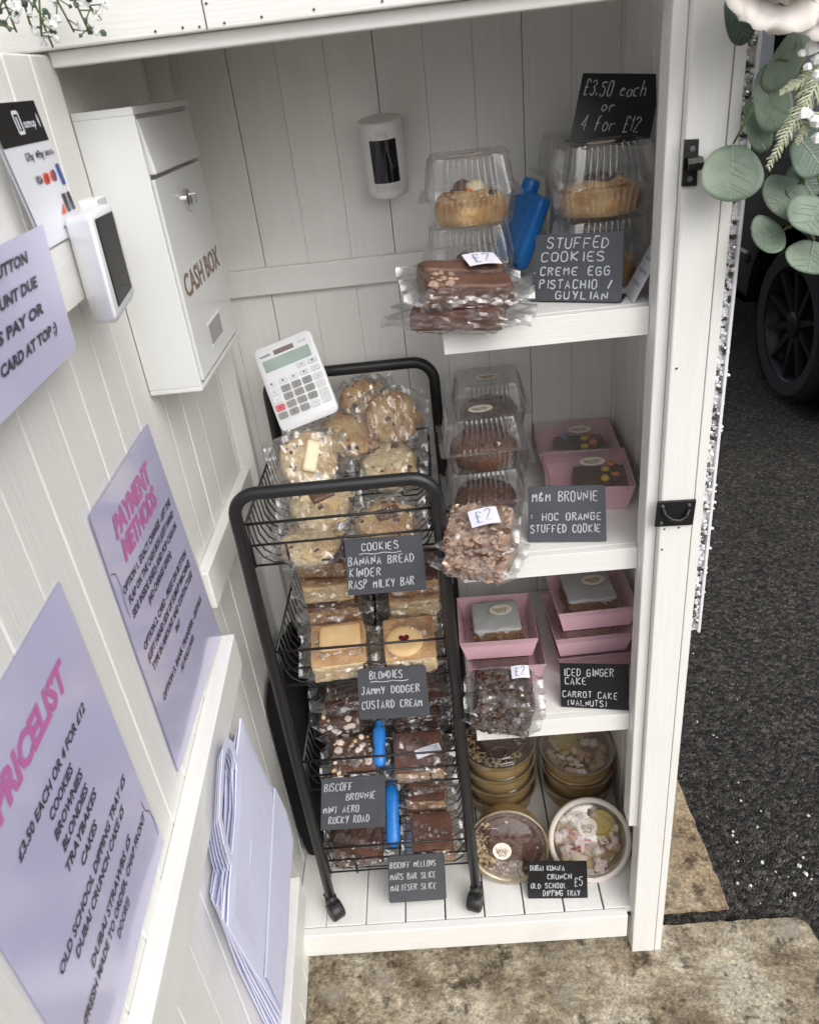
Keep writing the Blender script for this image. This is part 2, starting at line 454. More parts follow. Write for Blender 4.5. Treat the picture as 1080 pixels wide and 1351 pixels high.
def slab_mat(name, c1, c2, c3, lichen):
    m = bpy.data.materials.new(name); m.use_nodes = True
    nt = m.node_tree; b = nt.nodes['Principled BSDF']; b.inputs['Roughness'].default_value = .9
    b.inputs['Specular IOR Level'].default_value = .2
    tc = nt.nodes.new('ShaderNodeTexCoord')
    def N(sc, det, ro=.6):
        q = nt.nodes.new('ShaderNodeTexNoise'); q.inputs['Scale'].default_value = sc; q.inputs['Detail'].default_value = det; q.inputs['Roughness'].default_value = ro
        nt.links.new(tc.outputs['Object'], q.inputs['Vector']); return q
    def ramp(src, stops):
        r = nt.nodes.new('ShaderNodeValToRGB'); e = r.color_ramp.elements
        e[0].position, e[0].color = stops[0][0], (*stops[0][1], 1); e[1].position, e[1].color = stops[-1][0], (*stops[-1][1], 1)
        for p, c in stops[1:-1]: q = e.new(p); q.color = (*c, 1)
        nt.links.new(src, r.inputs[0]); return r
    def mixc(f, a, bb, blend='MIX'):
        x = nt.nodes.new('ShaderNodeMix'); x.data_type = 'RGBA'; x.blend_type = blend
        if isinstance(f, float): x.inputs['Factor'].default_value = f
        else: nt.links.new(f, x.inputs['Factor'])
        nt.links.new(a, x.inputs[6])
        if isinstance(bb, tuple): x.inputs[7].default_value = (*bb, 1)
        else: nt.links.new(bb, x.inputs[7])
        return x.outputs[2]
    big = ramp(N(8, 10, .72).outputs['Fac'], [(.38, c1), (.5, c2), (.60, c3)])
    grit = ramp(N(170, 4, .7).outputs['Fac'], [(.3, (.42, .40, .37)), (.5, (1, 1, 1)), (.7, (1.55, 1.5, 1.4))])
    col = mixc(.8, big.outputs[0], grit.outputs[0], 'MULTIPLY')
    dirt = ramp(N(22, 8, .7).outputs['Fac'], [(.53, (0, 0, 0)), (.63, (.85, .85, .85))])
    col = mixc(dirt.outputs[0], col, tuple(x * .28 for x in c1))
    pit = nt.nodes.new('ShaderNodeTexVoronoi'); pit.inputs['Scale'].default_value = 85; pit.inputs['Randomness'].default_value = 1
    nt.links.new(tc.outputs['Object'], pit.inputs['Vector'])
    pr = ramp(pit.outputs['Distance'], [(.10, (.8, .8, .8)), (.22, (0, 0, 0))])
    pm = ramp(N(11, 5).outputs['Fac'], [(.46, (0, 0, 0)), (.58, (1, 1, 1))])
    pmul = nt.nodes.new('ShaderNodeMath'); pmul.operation = 'MULTIPLY'
    nt.links.new(pr.outputs[0], pmul.inputs[0]); nt.links.new(pm.outputs[0], pmul.inputs[1])
    col = mixc(pmul.outputs[0], col, tuple(x * .35 for x in c1))
    mid = ramp(N(65, 6, .75).outputs['Fac'], [(.36, (.55, .53, .5)), (.5, (1, 1, 1)), (.64, (1.4, 1.36, 1.28))])
    col = mixc(.75, col, mid.outputs[0], 'MULTIPLY')
    spot = nt.nodes.new('ShaderNodeTexVoronoi'); spot.inputs['Scale'].default_value = 9
    wn_ = N(14, 4); va = nt.nodes.new('ShaderNodeVectorMath'); va.operation = 'SCALE'; va.inputs['Scale'].default_value = .05
    vb = nt.nodes.new('ShaderNodeVectorMath'); vb.operation = 'ADD'
    nt.links.new(wn_.outputs['Color'], va.inputs[0]); nt.links.new(va.outputs[0], vb.inputs[0]); nt.links.new(tc.outputs['Object'], vb.inputs[1])
    nt.links.new(vb.outputs[0], spot.inputs['Vector'])
    sr = ramp(spot.outputs['Distance'], [(.10, (lichen, lichen, lichen)), (.30, (0, 0, 0))])
    col = mixc(sr.outputs[0], col, (.36, .335, .28))
    nt.links.new(col, b.inputs['Base Color'])
    hb = N(120, 6, .7)
    bp = nt.nodes.new('ShaderNodeBump'); bp.inputs['Strength'].default_value = 1; bp.inputs['Distance'].default_value = .007
    nt.links.new(hb.outputs['Fac'], bp.inputs['Height']); nt.links.new(bp.outputs[0], b.inputs['Normal'])
    return m
g = MB(); g.add([(-60, -60, GZ - .012), (60, -60, GZ - .012), (60, 60, GZ - .012), (-60, 60, GZ - .012)], [(0, 1, 2, 3)])
tag(g.build('ground', ground_mat()), None, None, kind='structure')
def slab(name, outline, z0, z1, m, seed):
    mb = MB(); pts = []
    n = len(outline)
    for i in range(n):
        a = Vector(outline[i]); b = Vector(outline[(i + 1) % n]); k = max(2, int((b - a).length / .012))
        k = min(k, 200)
        for j in range(k):
            p = a.lerp(b, j / k); d = (b - a).normalized(); nn = Vector((-d.y, d.x))
            w = .0035 * nz((p.x, p.y, 0), 45, seed) + .0025 * nz((p.x, p.y, 0), 130, seed)
            pts.append(p + nn * w)
    c = sum(pts, Vector((0, 0))) / len(pts)
    l0 = [(p.x, p.y, z0) for p in pts]; l1 = [(p.x, p.y, z1 - .006) for p in pts]
    l2 = []
    for p in pts:
        q = p + (c - p).normalized() * .006; l2.append((q.x, q.y, z1))
    mb.loft([l0, l1, l2], False, True)
    return tag(mb.build(name, m), None, None, kind='structure')
slab('pavement', [(-2.5, -3), (.96, -3), (.978, -.02), (.972, .018), (.955, .034), (.7, .036), (.35, .03), (-2.5, .02)], GZ - .05, GZ, slab_mat('weathered_concrete', (.19, .15, .10), (.38, .325, .235), (.55, .50, .40), .6), 1)
slab('pavement', [(-2.5, .052), (.3, .052), (.836, .062), (.829, .44), (.82, 1.2), (-2.5, 1.2)], GZ - .05, GZ - .001, slab_mat('smooth_sandstone', (.33, .245, .155), (.43, .335, .225), (.48, .40, .29), .35), 2)
# loose white chippings scattered over the asphalt
rnd = random.Random(5)
gm = MB()
for i in range(150):
    if i < 60:
        px, py = rnd.gauss(1025, 45), rnd.gauss(1155, 38)
    else:
        px, py = rnd.uniform(900, 1075), rnd.uniform(620, 1190)
    p = at(px, py, 2, GZ - .01)
    if p.x < .85 or (p.y < .05 and p.x < .98): continue
    s = rnd.choice([.0007, .0009, .0012, .0016, .0026]) * rnd.uniform(.7, 1.4)
    if i < 60: s *= 1.5
    gm.m = 0 if rnd.random() < .6 else 1
    rr = Matrix.Rotation(rnd.uniform(0, 6), 3, 'Z') @ Matrix.Rotation(rnd.uniform(0, 6), 3, 'X')
    vs = []
    for a in range(5):
        vs.append(p + rr @ Vector((math.cos(a * 1.257) * s * rnd.uniform(.7, 1.3), math.sin(a * 1.257) * s * rnd.uniform(.7, 1.3), -s * .5)))
    for a in range(5):
        vs.append(p + rr @ Vector((math.cos(a * 1.257) * s * .7, math.sin(a * 1.257) * s * .7, s * .6)))
    gm.add(vs, [(0, 1, 6, 5), (1, 2, 7, 6), (2, 3, 8, 7), (3, 4, 9, 8), (4, 0, 5, 9), (5, 6, 7, 8, 9), (4, 3, 2, 1, 0)])
tag(gm.build('gravel', [M['stone_white'], M['stone_grey']]), None, None, kind='stuff')

# ------------------------------------------------------------------ the cabinet
W, H, D = .612, 1.4335, .369
LW, RW = -.0129, .652
Z1, Z2, Z3 = 1.127, .789, .4746
cab = thing('wooden_cabinet', 'white painted wooden cake cabinet with open front and planked walls', 'cabinet', (0, 0, GZ))
rnd = random.Random(11)
def planks_y(mb, x0, x1, y, z0, z1, pw, th=.012, start=0):
    """vertical boards on a wall facing -y, with grooves of uneven width in front of a dark backing"""
    x = x0 - start; k = 0
    while x < x1 - .002:
        a, b = max(x, x0), min(x + pw, x1); k += 1
        gl, gr = (.0010 if k % 3 == 0 else .0003), (.0010 if k % 3 == 2 else .0003); dy = rnd.uniform(-.0006, .0006)
        if b - a > .004: mb.span((a + gl / 2, y + dy, z0), (b - gr / 2, y + th, z1))
        x += pw
bw = MB(); planks_y(bw, LW - .01, RW + .012, D, -.06, 1.56, .0688, start=.0176)
bw.m = 1; bw.span((LW - .01, D + .0125, -.06), (RW + .012, D + .018, 1.56))
bw.build('back_wall', [PV, M['crack']], cab, bevel=.0008)
def planks_x(mb, x, sgn, y0, y1, z0, z1, pw, th=.012):
    y = y0
    while y < y1 - .002:
        b = min(y + pw, y1); dx = rnd.uniform(-.0006, .0006)
        mb.span((x + dx, y + .0004, z0), (x + sgn * th, b - .0004, z1)); y += pw
sw = MB(); planks_x(sw, LW, -1, .012, D - .001, -.06, 1.555, .066); sw.m = 1; sw.span((LW - .0125, .012, -.06), (LW - .017, D - .001, 1.555))
sw.build('side_wall', [PV, M['crack']], cab, bevel=.0015)
sw = MB(); planks_x(sw, RW, 1, .022, D - .001, -.06, 1.555, .066); sw.m = 1; sw.span((RW + .0125, .022, -.06), (RW + .017, D - .001, 1.555))
sw.build('side_wall', [PV, M['crack']], cab, bevel=.0015)
rb = MB(); rb.span((-.42, -.035, 1.562), (.71, D + .05, 1.60)); rb.build('roof', PX, cab, bevel=.003)
fl = MB()
gaps = [.0, .038] + [.038 + .0757 * i for i in range(1, 9)]
xs = [-.012] + [at(x, 1215, 2, 0).x for x in (430.5, 482.5, 534.5, 587.5, 640, 693, 747, 800)] + [RW - .004]
for a, b in zip(xs, xs[1:]):
    q = rnd.choice([.0012, .0022, .003]); fl.span((a + q / 2, .001, -.016), (b - q / 2, D - .002, 0 + rnd.uniform(-.0008, 0)))
fl.m = 1; fl.span((-.012, .002, -.03), (RW - .004, D - .004, -.02))
fl.build('floor', [PY, M['crack']], cab, bevel=.0012)
lp = MB(); lp.span((.0005, -.017, -.064), (W - .0005, -.0005, -.0003)); lp.build('floor_lip', PX, cab, bevel=.0015)
for (y0, y1) in ((.02, .06), (D - .06, D - .02)):
    lg = MB(); lg.span((-.012, y0, GZ), (.028, y1, -.031)); lg.build('leg', PV, cab)
    lg = MB(); lg.span((.57, y0, GZ), (.61, y1, -.031)); lg.build('leg', PV, cab)
hd = MB(); hd.span((-.40, -.0215, H + .0145), (.72, -.0, 1.5615)); hd.m = 1
hd.m = 0
hd.build('header', PX, cab, bevel=.002)
ht = MB(); ht.span((.001, -.0095, H), (RW - .03, -.0172 + .033, H + .014)); ht.build('header_trim', PX, cab, bevel=.002)
nl = []
for (px, py) in ((205, 41), (241, 36), (263, 35), (296, 30), (345, 22), (414, 12), (504, 1), (272, 4)):
    p = at(px, py, 1, -.0217); q = MB(); q.lathe([(.0012, -.001), (.0012, .0006)], 8, Matrix.Translation(p) @ Matrix.Rotation(R(90), 4, 'X'))
    q.build('nail', M['nail'], cab)
sj = MB(); p0, p1 = at(266, 0, 1, -.0217), at(276, 47, 1, -.0217)
sj.span((p0.x - .0006, -.0214, H + .0155), (p0.x + .0004, -.0221, 1.56)); sj.build('board_joint', M['crack'], cab)
# right hand post: jamb batten, broad board, narrow board
po = MB(); po.span((.6225, -.018, GZ), (.6645, .021, 1.5615)); po.build('post', PV, cab, bevel=.002)
po = MB(); po.span((.6658, -.0165, GZ), (.6775, .021, 1.5615)); po.m = 1; po.span((.6642, .002, GZ), (.666, .02, 1.56)); po.build('post', [PV, M['crack']], cab, bevel=.0015)
ba = MB(); ba.span((.6065, -.006, .236), (.6222, .03, H + .02)); ba.build('batten', PV, cab, bevel=.002)
for px, py in ((892, 486), (873, 725), (876, 698), (895, 696)):
    p = at(px, py, 1, -.0182); q = MB(); q.lathe([(.0014, -.001), (.0013, .0008)], 8, Matrix.Translation(p) @ Matrix.Rotation(R(90), 4, 'X')); q.build('nail', M['nail'], cab)
# shelves, on the right half only
for z in (Z1, Z2, Z3):
    sh = MB(); sh.span((.362, .0335, z - .034), (RW - .001, D - .0015, z))
    sh.span((.3617, .02, z - .0345), (W - .006, .0327, z - .0004))
    sh.m = 1; sh.span((.363, .0325, z - .03), (W - .008, .0337, z - .0015))
    sh.build('shelf', [PX, M['crack']], cab, bevel=.0012)
# back posts and inner rails
for x0, x1 in ((LW + .0005, LW + .03),):
    cp = MB(); cp.span((x0, D - .022, 0), (x1, D - .001, 1.55)); cp.build('corner_post', PV, cab, bevel=.0015)
br = MB(); br.span((LW + .031, D - .014, 1.108), (RW - .001, D - .001, 1.149)); br.build('wall_rail', PX, cab, bevel=.0015)
wr = MB(); wr.span((LW + .0005, .014, .752), (LW + .018, D - .0225, .813)); wr.build('wall_rail', PY, cab, bevel=.0015)
# latch keep and ring pull on the right hand post
lk = MB()
def quadbox(mb, pxs, y, th):
    f = [at(px, py, 1, y) for px, py in pxs]; mb.hexa([p + Vector((0, th, 0)) for p in f], f)
quadbox(lk, [(903, 184), (922, 183), (919, 245), (899, 246)], -.0212, .0032)
pth = [at(913, 206, 1, -.02), at(917, 208, 1, -.028), at(918, 215, 1, -.031), at(917, 223, 1, -.028), at(912, 226, 1, -.02)]
w = Vector((.0078, 0, 0)); lk.loft([[p - w + Vector((0, -.001, 0)), p + w + Vector((0, -.001, 0)), p + w + Vector((0, .001, 0)), p - w + Vector((0, .001, 0))] for p in pth], True, True)
lkp = lk.build('catch', M['latch'], cab, bevel=.0012)
for px, py in ((913, 196), (910, 236)):
    p = at(px, py, 1, -.0218); q = MB(); q.lathe([(.003, -.0005), (.0028, .001), (.001, .0012)], 10, Matrix.Translation(p) @ Matrix.Rotation(R(90), 4, 'X')); q.build('screw', M['car_trim'], lkp)
rp = MB(); quadbox(rp, [(867, 662), (919, 659), (914, 693), (863, 696)], -.0215, .003)
rpp = rp.build('pull_handle', M['latch'], cab, bevel=.0015)
rg = MB(); rg.tube([at(874, 671, 1, -.0235), at(878, 680, 1, -.026), at(886, 686, 1, -.028), at(897, 687, 1, -.028), at(905, 682, 1, -.026), at(909, 672, 1, -.0235)], .0022, 8); rg.build('ring', M['black_metal'], rpp, smooth=True)
for px, py in ((874, 668), (909, 666), (872, 690)):
    p = at(px, py, 1, -.022); q = MB(); q.lathe([(.0022, -.0005), (.002, .0012)], 10, Matrix.Translation(p) @ Matrix.Rotation(R(90), 4, 'X')); q.build('screw', M['car_trim'], rpp)
# the open door on the left: boards with three ledges
dr = MB()
RD = Matrix((DN, -DV, Vector((0, 0, 1)))).transposed()
u = -.004; k = 0
while u < .69:
    b = u + .0655
    c = DV * ((u + b) / 2) + DN * (-.009 + rnd.uniform(-.0004, .0004)) + Vector((0, 0, .683)); dr.box(c, (.018, .0655 - .0009, 1.524), RD); u = b
door = dr.build('door', PV, cab, bevel=.002)
dbk = MB(); dbk.box(DV * .34 + DN * -.0205 + Vector((0, 0, .68)), (.004, .68, 1.51), RD); dbk.build('door_backing', PV, door)
for (z0, z1, u0) in ((1.244, 1.296, .012), (.652, .711, -.003), (.09, .1585, .004)):
    rl = MB(); rl.box(DV * ((u0 + .69) / 2) + DN * .0113 + Vector((0, 0, (z0 + z1) / 2)), (.0225, .69 - u0, z1 - z0), RD); rl.build('door_rail', PY, door, bevel=.0015)

# ------------------------------------------------------------------ posters on the door
def bilerp(c, x, y):       # c = TL TR BR BL, y up
    return (c[3] * (1 - x) + c[2] * x) * (1 - y) + (c[0] * (1 - x) + c[1] * x) * y
def sheet(name, label, cat, corners, mt, th=.0008, group=None, curl=.0):
    tl, tr, brr, bl = corners
    n = (tr - tl).cross(bl - tl).normalized()
    if n.dot(CAM_C - tl) < 0: n = -n
    root = thing(name, label, cat, (bl + brr) / 2, group)
    mb = MB(); N_ = 14
    def P(x, y):
        return bilerp(corners, x, y) + n * (curl * (nz((x * 2, y * 2, len(label)), 1.3, 3) * .5 + .5))
    for side in (0, 1):
        vs = [P(i / N_, j / N_) + n * (th * side) for j in range(N_ + 1) for i in range(N_ + 1)]
        fs = [(j * (N_ + 1) + i, j * (N_ + 1) + i + 1, (j + 1) * (N_ + 1) + i + 1, (j + 1) * (N_ + 1) + i) for j in range(N_) for i in range(N_)]
        mb.add(vs, fs)
    mb.build('sheet', mt, root, smooth=True)
    return root, (lambda x, y, o=.0008: P(x, y) + n * (th + o))
def lines_on(root, fn, specs, mt, name='lettering', bold=.03, shear=.22):
    mb = MB()
    for (txt, x, y, h, fit) in specs: put_text(mb, txt, fn, x, y, h, 'c', bold, shear, .9, fit)
    return mb.build(name, mt, root)
off = .0015
c1b, c1a = on_door(100, 460, .0245), on_door(55, 296, .0245)
c1 = [c1a + DV * .24, c1a, c1b, c1b + DV * .24]
r1, f1 = sheet('poster', 'lilac notice at top left telling buyers to press button and pay', 'poster', c1, M['poster'], group='lilac notices on the open door')
lines_on(r1, f1, [('PRESS THE BUTTON', .47, .81, .075, .66), ('TYPE AMOUNT DUE', .49, .62, .075, .66), ('PRESS PAY OR', .52, .43, .075, .56), ('TAP CARD AT TOP :)', .56, .24, .075, .62)], M['ink'], bold=.04)
c2 = [on_door(114, 681, off), on_door(192, 559, off), on_door(290, 838, off), on_door(233, 1020, off)]
r2, f2 = sheet('poster', 'lilac poster headed payment methods beside the stack of paper bags', 'poster', c2, M['poster'], group='lilac notices on the open door', curl=.003)
lines_on(r2, f2, [('PAYMENT', .48, .853, .066, .62), ('METHODS', .475, .768, .066, .58)], M['pink_ink'], 'title', .05)
lines_on(r2, f2, [('OPTION 1. EXACT CHANGE - LIFT THE', .50, .698, .025, .86), ('FLAP ON THE CASH BOX (LEFT HAND', .5, .652, .025, .82), ('SIDE INSIDE SHED) AND POP CASH IN', .49, .605, .025, .82), ('(NO CHANGE GIVEN)', .49, .560, .025, .43),
    ('OPTION 2. CARD - PRESS ON BUTTON', .49, .478, .025, .82), ('(LEFT HAND SIDE OF SUMUP MACHINE)', .49, .432, .025, .82), ('TYPE IN AMOUNT AND CONTACTLESS', .49, .386, .025, .79), ('PAY', .49, .340, .025, .09),
    ('OPTION 3. BANK TRANSFER - DETAILS', .49, .258, .025, .80), ('AS FOLLOWS:', .49, .212, .025, .27)], M['ink'], bold=.03)
p3tr, p3br = on_door(76, 768, off), on_door(214, 1112, off)
w3 = DV * .236
c3 = [p3tr + w3, p3tr, p3br, p3br + w3 * 1.0]
r3, f3 = sheet('poster', 'lilac price list poster nearest the camera on the open door', 'poster', c3, M['poster'], group='lilac notices on the open door', curl=.002)
lines_on(r3, f3, [('PRICELIST', .508, .800, .068, .61)], M['pink_ink'], 'title', .045)
lines_on(r3, f3, [('£3.50 EACH OR 4 FOR £12', .52, .683, .026, .63), ('COOKIES', .515, .630, .026, .215), ('BROWNIES', .524, .581, .026, .275), ('BLONDIES', .526, .533, .026, .26), ('TRAYBAKES', .53, .485, .026, .325), ('CAKES', .532, .430, .026, .17),
    ('OLD SCHOOL DIPPING TRAY £5', .52, .362, .026, .77), ('DUBAI CRUNCH CAKE £5', .52, .315, .026, .59), ('DUBAI STRAWBS £5', .52, .226, .026, .51), ('(FRESH MADE TO ORDER, CHAP FRONT', .525, .178, .026, .82), ('DOOR!!)', .525, .130, .026, .15)], M['ink'], bold=.03)
# thin wavy printed line at a lower corner of two posters
for rt, fn, pts in ((r2, f2, [(.01, .80), (.05, .785), (.062, .74), (.05, .69), (.045, .63)]), (r3, f3, [(.945, .235), (.952, .19), (.978, .165), (.985, .12), (.972, .06)])):
    mb = MB(); ribbon(mb, lambda x, y, fn=fn: fn(x, y), pts, .004); mb.build('printed_line', M['ink'], rt)

# ------------------------------------------------------------------ payment sign and card reader on the top ledge
cs = [door_p(.232, 1.407, .012), door_p(.1275, 1.407, .012), door_p(.1235, 1.2985, .021), door_p(.223, 1.2985, .021)]
sgn, fs_ = sheet('payment_sign', 'white card payment sign with black top band standing on door ledge', 'sign', cs, M['white_card'], .003)
mb = MB(); mb.add([fs_(0, .71, .0004), fs_(1, .71, .0004), fs_(1, 1, .0004), fs_(0, 1, .0004)], [(0, 1, 2, 3)]); mb.build('black_band', M['gloss_black'], sgn)
SGN = lambda x, y: fs_(x, y, .0009)
mb = MB(); put_text(mb, 'sumup', SGN, .70, .82, .06, 'c', .02, 0, 1, .26)
for a, b in (((.42, .79), (.42, .93)), ((.42, .79), (.53, .79)), ((.53, .79), (.53, .93)), ((.42, .93), (.53, .93)), ((.47, .81), (.47, .90))): ribbon(mb, SGN, [a, b], .025)
for rr in (.02, .035, .05):
    ribbon(mb, SGN, [(.88 + rr * math.cos(t), .86 + rr * 1.3 * math.sin(t)) for t in (-.9, -.45, 0, .45, .9)], .01)
mb.build('lettering', M['white_card'], sgn)
mb = MB()
for t, x, y, h, ft in (('G Pay', .42, .60, .055, .17), ('Pay', .68, .60, .055, .12), ('SAMSUNG Pay', .88, .605, .035, .22), ('VISA', .42, .43, .055, .15), ('www.sumup.com', .72, .075, .02, .40)): put_text(mb, t, SGN, x, y, h, 'c', .03, 0, 1, ft)
NM = DN.to_track_quat('Z', 'Y').to_matrix().to_4x4()
mb.lathe([(.0024, 0), (.0022, .0002)], 10, Matrix.Translation(fs_(.59, .625, .0006)) @ NM)
mb.build('lettering', M['ink'], sgn)
def dot(mb, x, y, r): mb.lathe([(r, 0), (r * .95, .0003)], 16, Matrix.Translation(fs_(x, y, .0005)) @ NM)
def sq(mb, x0, y0, x1, y1): mb.add([fs_(x0, y0, .001), fs_(x1, y0, .001), fs_(x1, y1, .001), fs_(x0, y1, .001)], [(0, 1, 2, 3)])
mb = MB(); dot(mb, .57, .45, .0050); dot(mb, .62, .45, .0046); dot(mb, .74, .455, .0046); mb.m = 1; dot(mb, .79, .455, .0050); sq(mb, .90, .37, .98, .53)
mb.m = 2; sq(mb, .77, .17, .86, .31); sq(mb, .90, .17, .98, .31)
mb.m = 0; mb.add([fs_(.60, .17, .001), fs_(.73, .17, .001), fs_(.73, .25, .001)], [(0, 1, 2)])
mb.build('card_logos', [M['red'], M['navy'], M['ink']], sgn)
rd = thing('card_reader', 'white card reader with dark screen on stand at the end of door ledge', 'card reader', door_p(.17, 1.22, .03))
fr = [on_door(116, 281, .066), on_door(147, 266, .066), on_door(180, 390, .066), on_door(155, 430, .066)]
bk = [on_door(82, 287, .0235), on_door(118, 268, .0235), on_door(152, 385, .0235), on_door(123, 432, .0235)]
mb = MB(); mb.hexa(bk, fr); o = mb.build('case', M['white_plastic'], rd, bevel=.0075); o.modifiers[0].segments = 4; o.modifiers[0].limit_method = 'NONE'
o.data.polygons.foreach_set('use_smooth', [True] * len(o.data.polygons))
nrm = (fr[1] - fr[0]).cross(fr[3] - fr[0]).normalized()
if nrm.dot(CAM_C - fr[0]) < 0: nrm = -nrm
def rdp(x, y, o_=.0006): return bilerp(fr, x, y) + nrm * o_
mb = MB(); q = [rdp(.16, .93), rdp(.88, .92), rdp(.87, .13), rdp(.20, .12)]; mb.hexa([p - nrm * .001 for p in q], [p + nrm * .0006 for p in q]); mb.build('screen', M['gloss_black'], rd, bevel=.0015)
tp = bk[0].lerp(bk[1], .75); mb = MB(); mb.hexa([tp + DV * .012 + Vector((0, 0, -.002)), tp - DV * .018 + Vector((0, 0, -.002)), tp - DV * .018 + Vector((0, 0, .006)), tp + DV * .012 + Vector((0, 0, .006))], [p + DN * .018 for p in (tp + DV * .012 + Vector((0, 0, -.002)), tp - DV * .018 + Vector((0, 0, -.002)), tp - DV * .018 + Vector((0, 0, .006)), tp + DV * .012 + Vector((0, 0, .006)))])
mb.build('stand', M['white_plastic'], rd, bevel=.001)

# ------------------------------------------------------------------ cash box on the left wall
CX, CY0, CY1, CZ0, CZ1 = .0558, .0329, .2675, 1.0732, 1.3926
cb = thing('cash_box', 'white metal cash box with brown lettering fixed to left wall', 'cash box', (LW, CY0, CZ0))
mb = MB(); mb.span((LW + .001, CY0 + .0015, CZ0 + .0015), (CX - .010, CY1 - .0015, CZ1 - .0015))
for a, b in (((CY0, CZ0), (CY1, CZ0 + .006)), ((CY0, CZ1 - .008), (CY1, CZ1)), ((CY0, CZ0 + .006), (CY0 + .006, CZ1 - .008)), ((CY1 - .006, CZ0 + .006), (CY1, CZ1 - .008))): mb.span((LW + .002, a[0], a[1]), (CX, b[0], b[1]))
mb.build('body', M['white_metal'], cb, bevel=.0012)
def cbp(y, z, o_=0): return Vector((CX + o_, CY0 + y * (CY1 - CY0), CZ0 + z * (CZ1 - CZ0)))
mb = MB(); mb.hexa([cbp(.045, .785, -.009), cbp(.955, .785, -.009), cbp(.955, .962, -.009), cbp(.045, .962, -.009)], [cbp(.045, .785, .006), cbp(.955, .785, .006), cbp(.955, .962, -.001), cbp(.045, .962, -.001)]); mb.build('flap', M['white_metal'], cb, bevel=.002)
mb = MB(); mb.span(cbp(.042, .032, -.009), cbp(.958, .770, .002)); cdoor = mb.build('door', M['white_metal'], cb, bevel=.0015)
mb = MB(); mb.lathe([(.012, 0), (.012, .004), (.009, .006), (.006, .006)], 20, Matrix.Translation(cbp(.50, .66, .002)) @ Matrix.Rotation(R(90), 4, 'Y')); lock = mb.build('lock', M['chrome'], cdoor, smooth=True, auto=40)
mb = MB(); mb.box(cbp(.5, .66, .0105), (.009, .003, .013)); mb.build('key_slot', M['chrome'], lock, bevel=.001)
mb = MB(); v, f, w = font_mesh('CASH BOX', .02)
put_text(mb, 'CASH BOX', lambda x, y: cbp(x, y, .0026), .5, .345, .085, 'c', .015, 0, 1, .80)
mb2 = MB()
# slab serifs for the letters
mb.build('lettering', M['bronze'], cdoor)
mb = MB(); mb.span(cbp(.36, .105, .002), cbp(.62, .185, .003)); mb.build('window', M['window'], cdoor, bevel=.0006)
for z in (.095, .188): mb = MB(); mb.span(cbp(.34, z, .002), cbp(.64, z + .008, .0036)); mb.build('window_frame', M['white_metal'], cdoor)

# ------------------------------------------------------------------ security camera on the back wall
rc = at(508, 208, 1, D - .034)
sc_ = thing('security_camera', 'white cylindrical security camera with black lens panel on back wall', 'camera', (rc.x, D - .034, rc.z - .05))
mb = MB(); rr = .0315
T_ = TR((rc.x + .001, D - .033, rc.z - .049), 9, -1.0)
mb.lathe([(rr * .5, 0), (rr * .84, .0008), (rr * .92, .004), (rr * .935, .010), (rr * 1.0, .098), (rr * .985, .1015), (rr * .95, .1025), (rr * .5, .1025)], 48, T_)
mb.build('body', M['cam_white'], sc_, smooth=True, auto=40)
def arc(mb, a0, a1, z0, z1, r, n=14, m_=4):
    loops = []
    for j in range(m_ + 1):
        z = z0 + (z1 - z0) * j / m_
        loops.append([T_ @ Vector((r * math.sin(a0 + (a1 - a0) * i / n), -r * math.cos(a0 + (a1 - a0) * i / n), z)) for i in range(n + 1)])
    mb.loft(loops, closed=False)
mb = MB(); arc(mb, -.62, .62, .024, .081, rr * .985 + .0006); mb.build('lens_panel', M['gloss_black'], sc_, smooth=True)
mb = MB(); put_text(mb, 'ring', lambda x, y: T_ @ Vector(((rr + .0005) * math.sin(x / rr), -(rr + .0005) * math.cos(x / rr), y)), 0, .0855, .008, 'c', .0, 0, 1.0, .017); mb.build('lettering', M['grille'], sc_)
mb = MB()
for i in range(16):
    for j in range(5):
        a = -.55 + i * 1.1 / 15; z = .0135 + j * .0018
        arc(mb, a - .018, a + .018, z, z + .0009, rr + .0004, 1, 1)
mb.build('speaker_holes', M['grille'], sc_)
mb = MB(); mb.box((rc.x, D - .006, rc.z - .02), (.03, .012, .03)); mb.build('mount', M['cam_white'], sc_, bevel=.003)

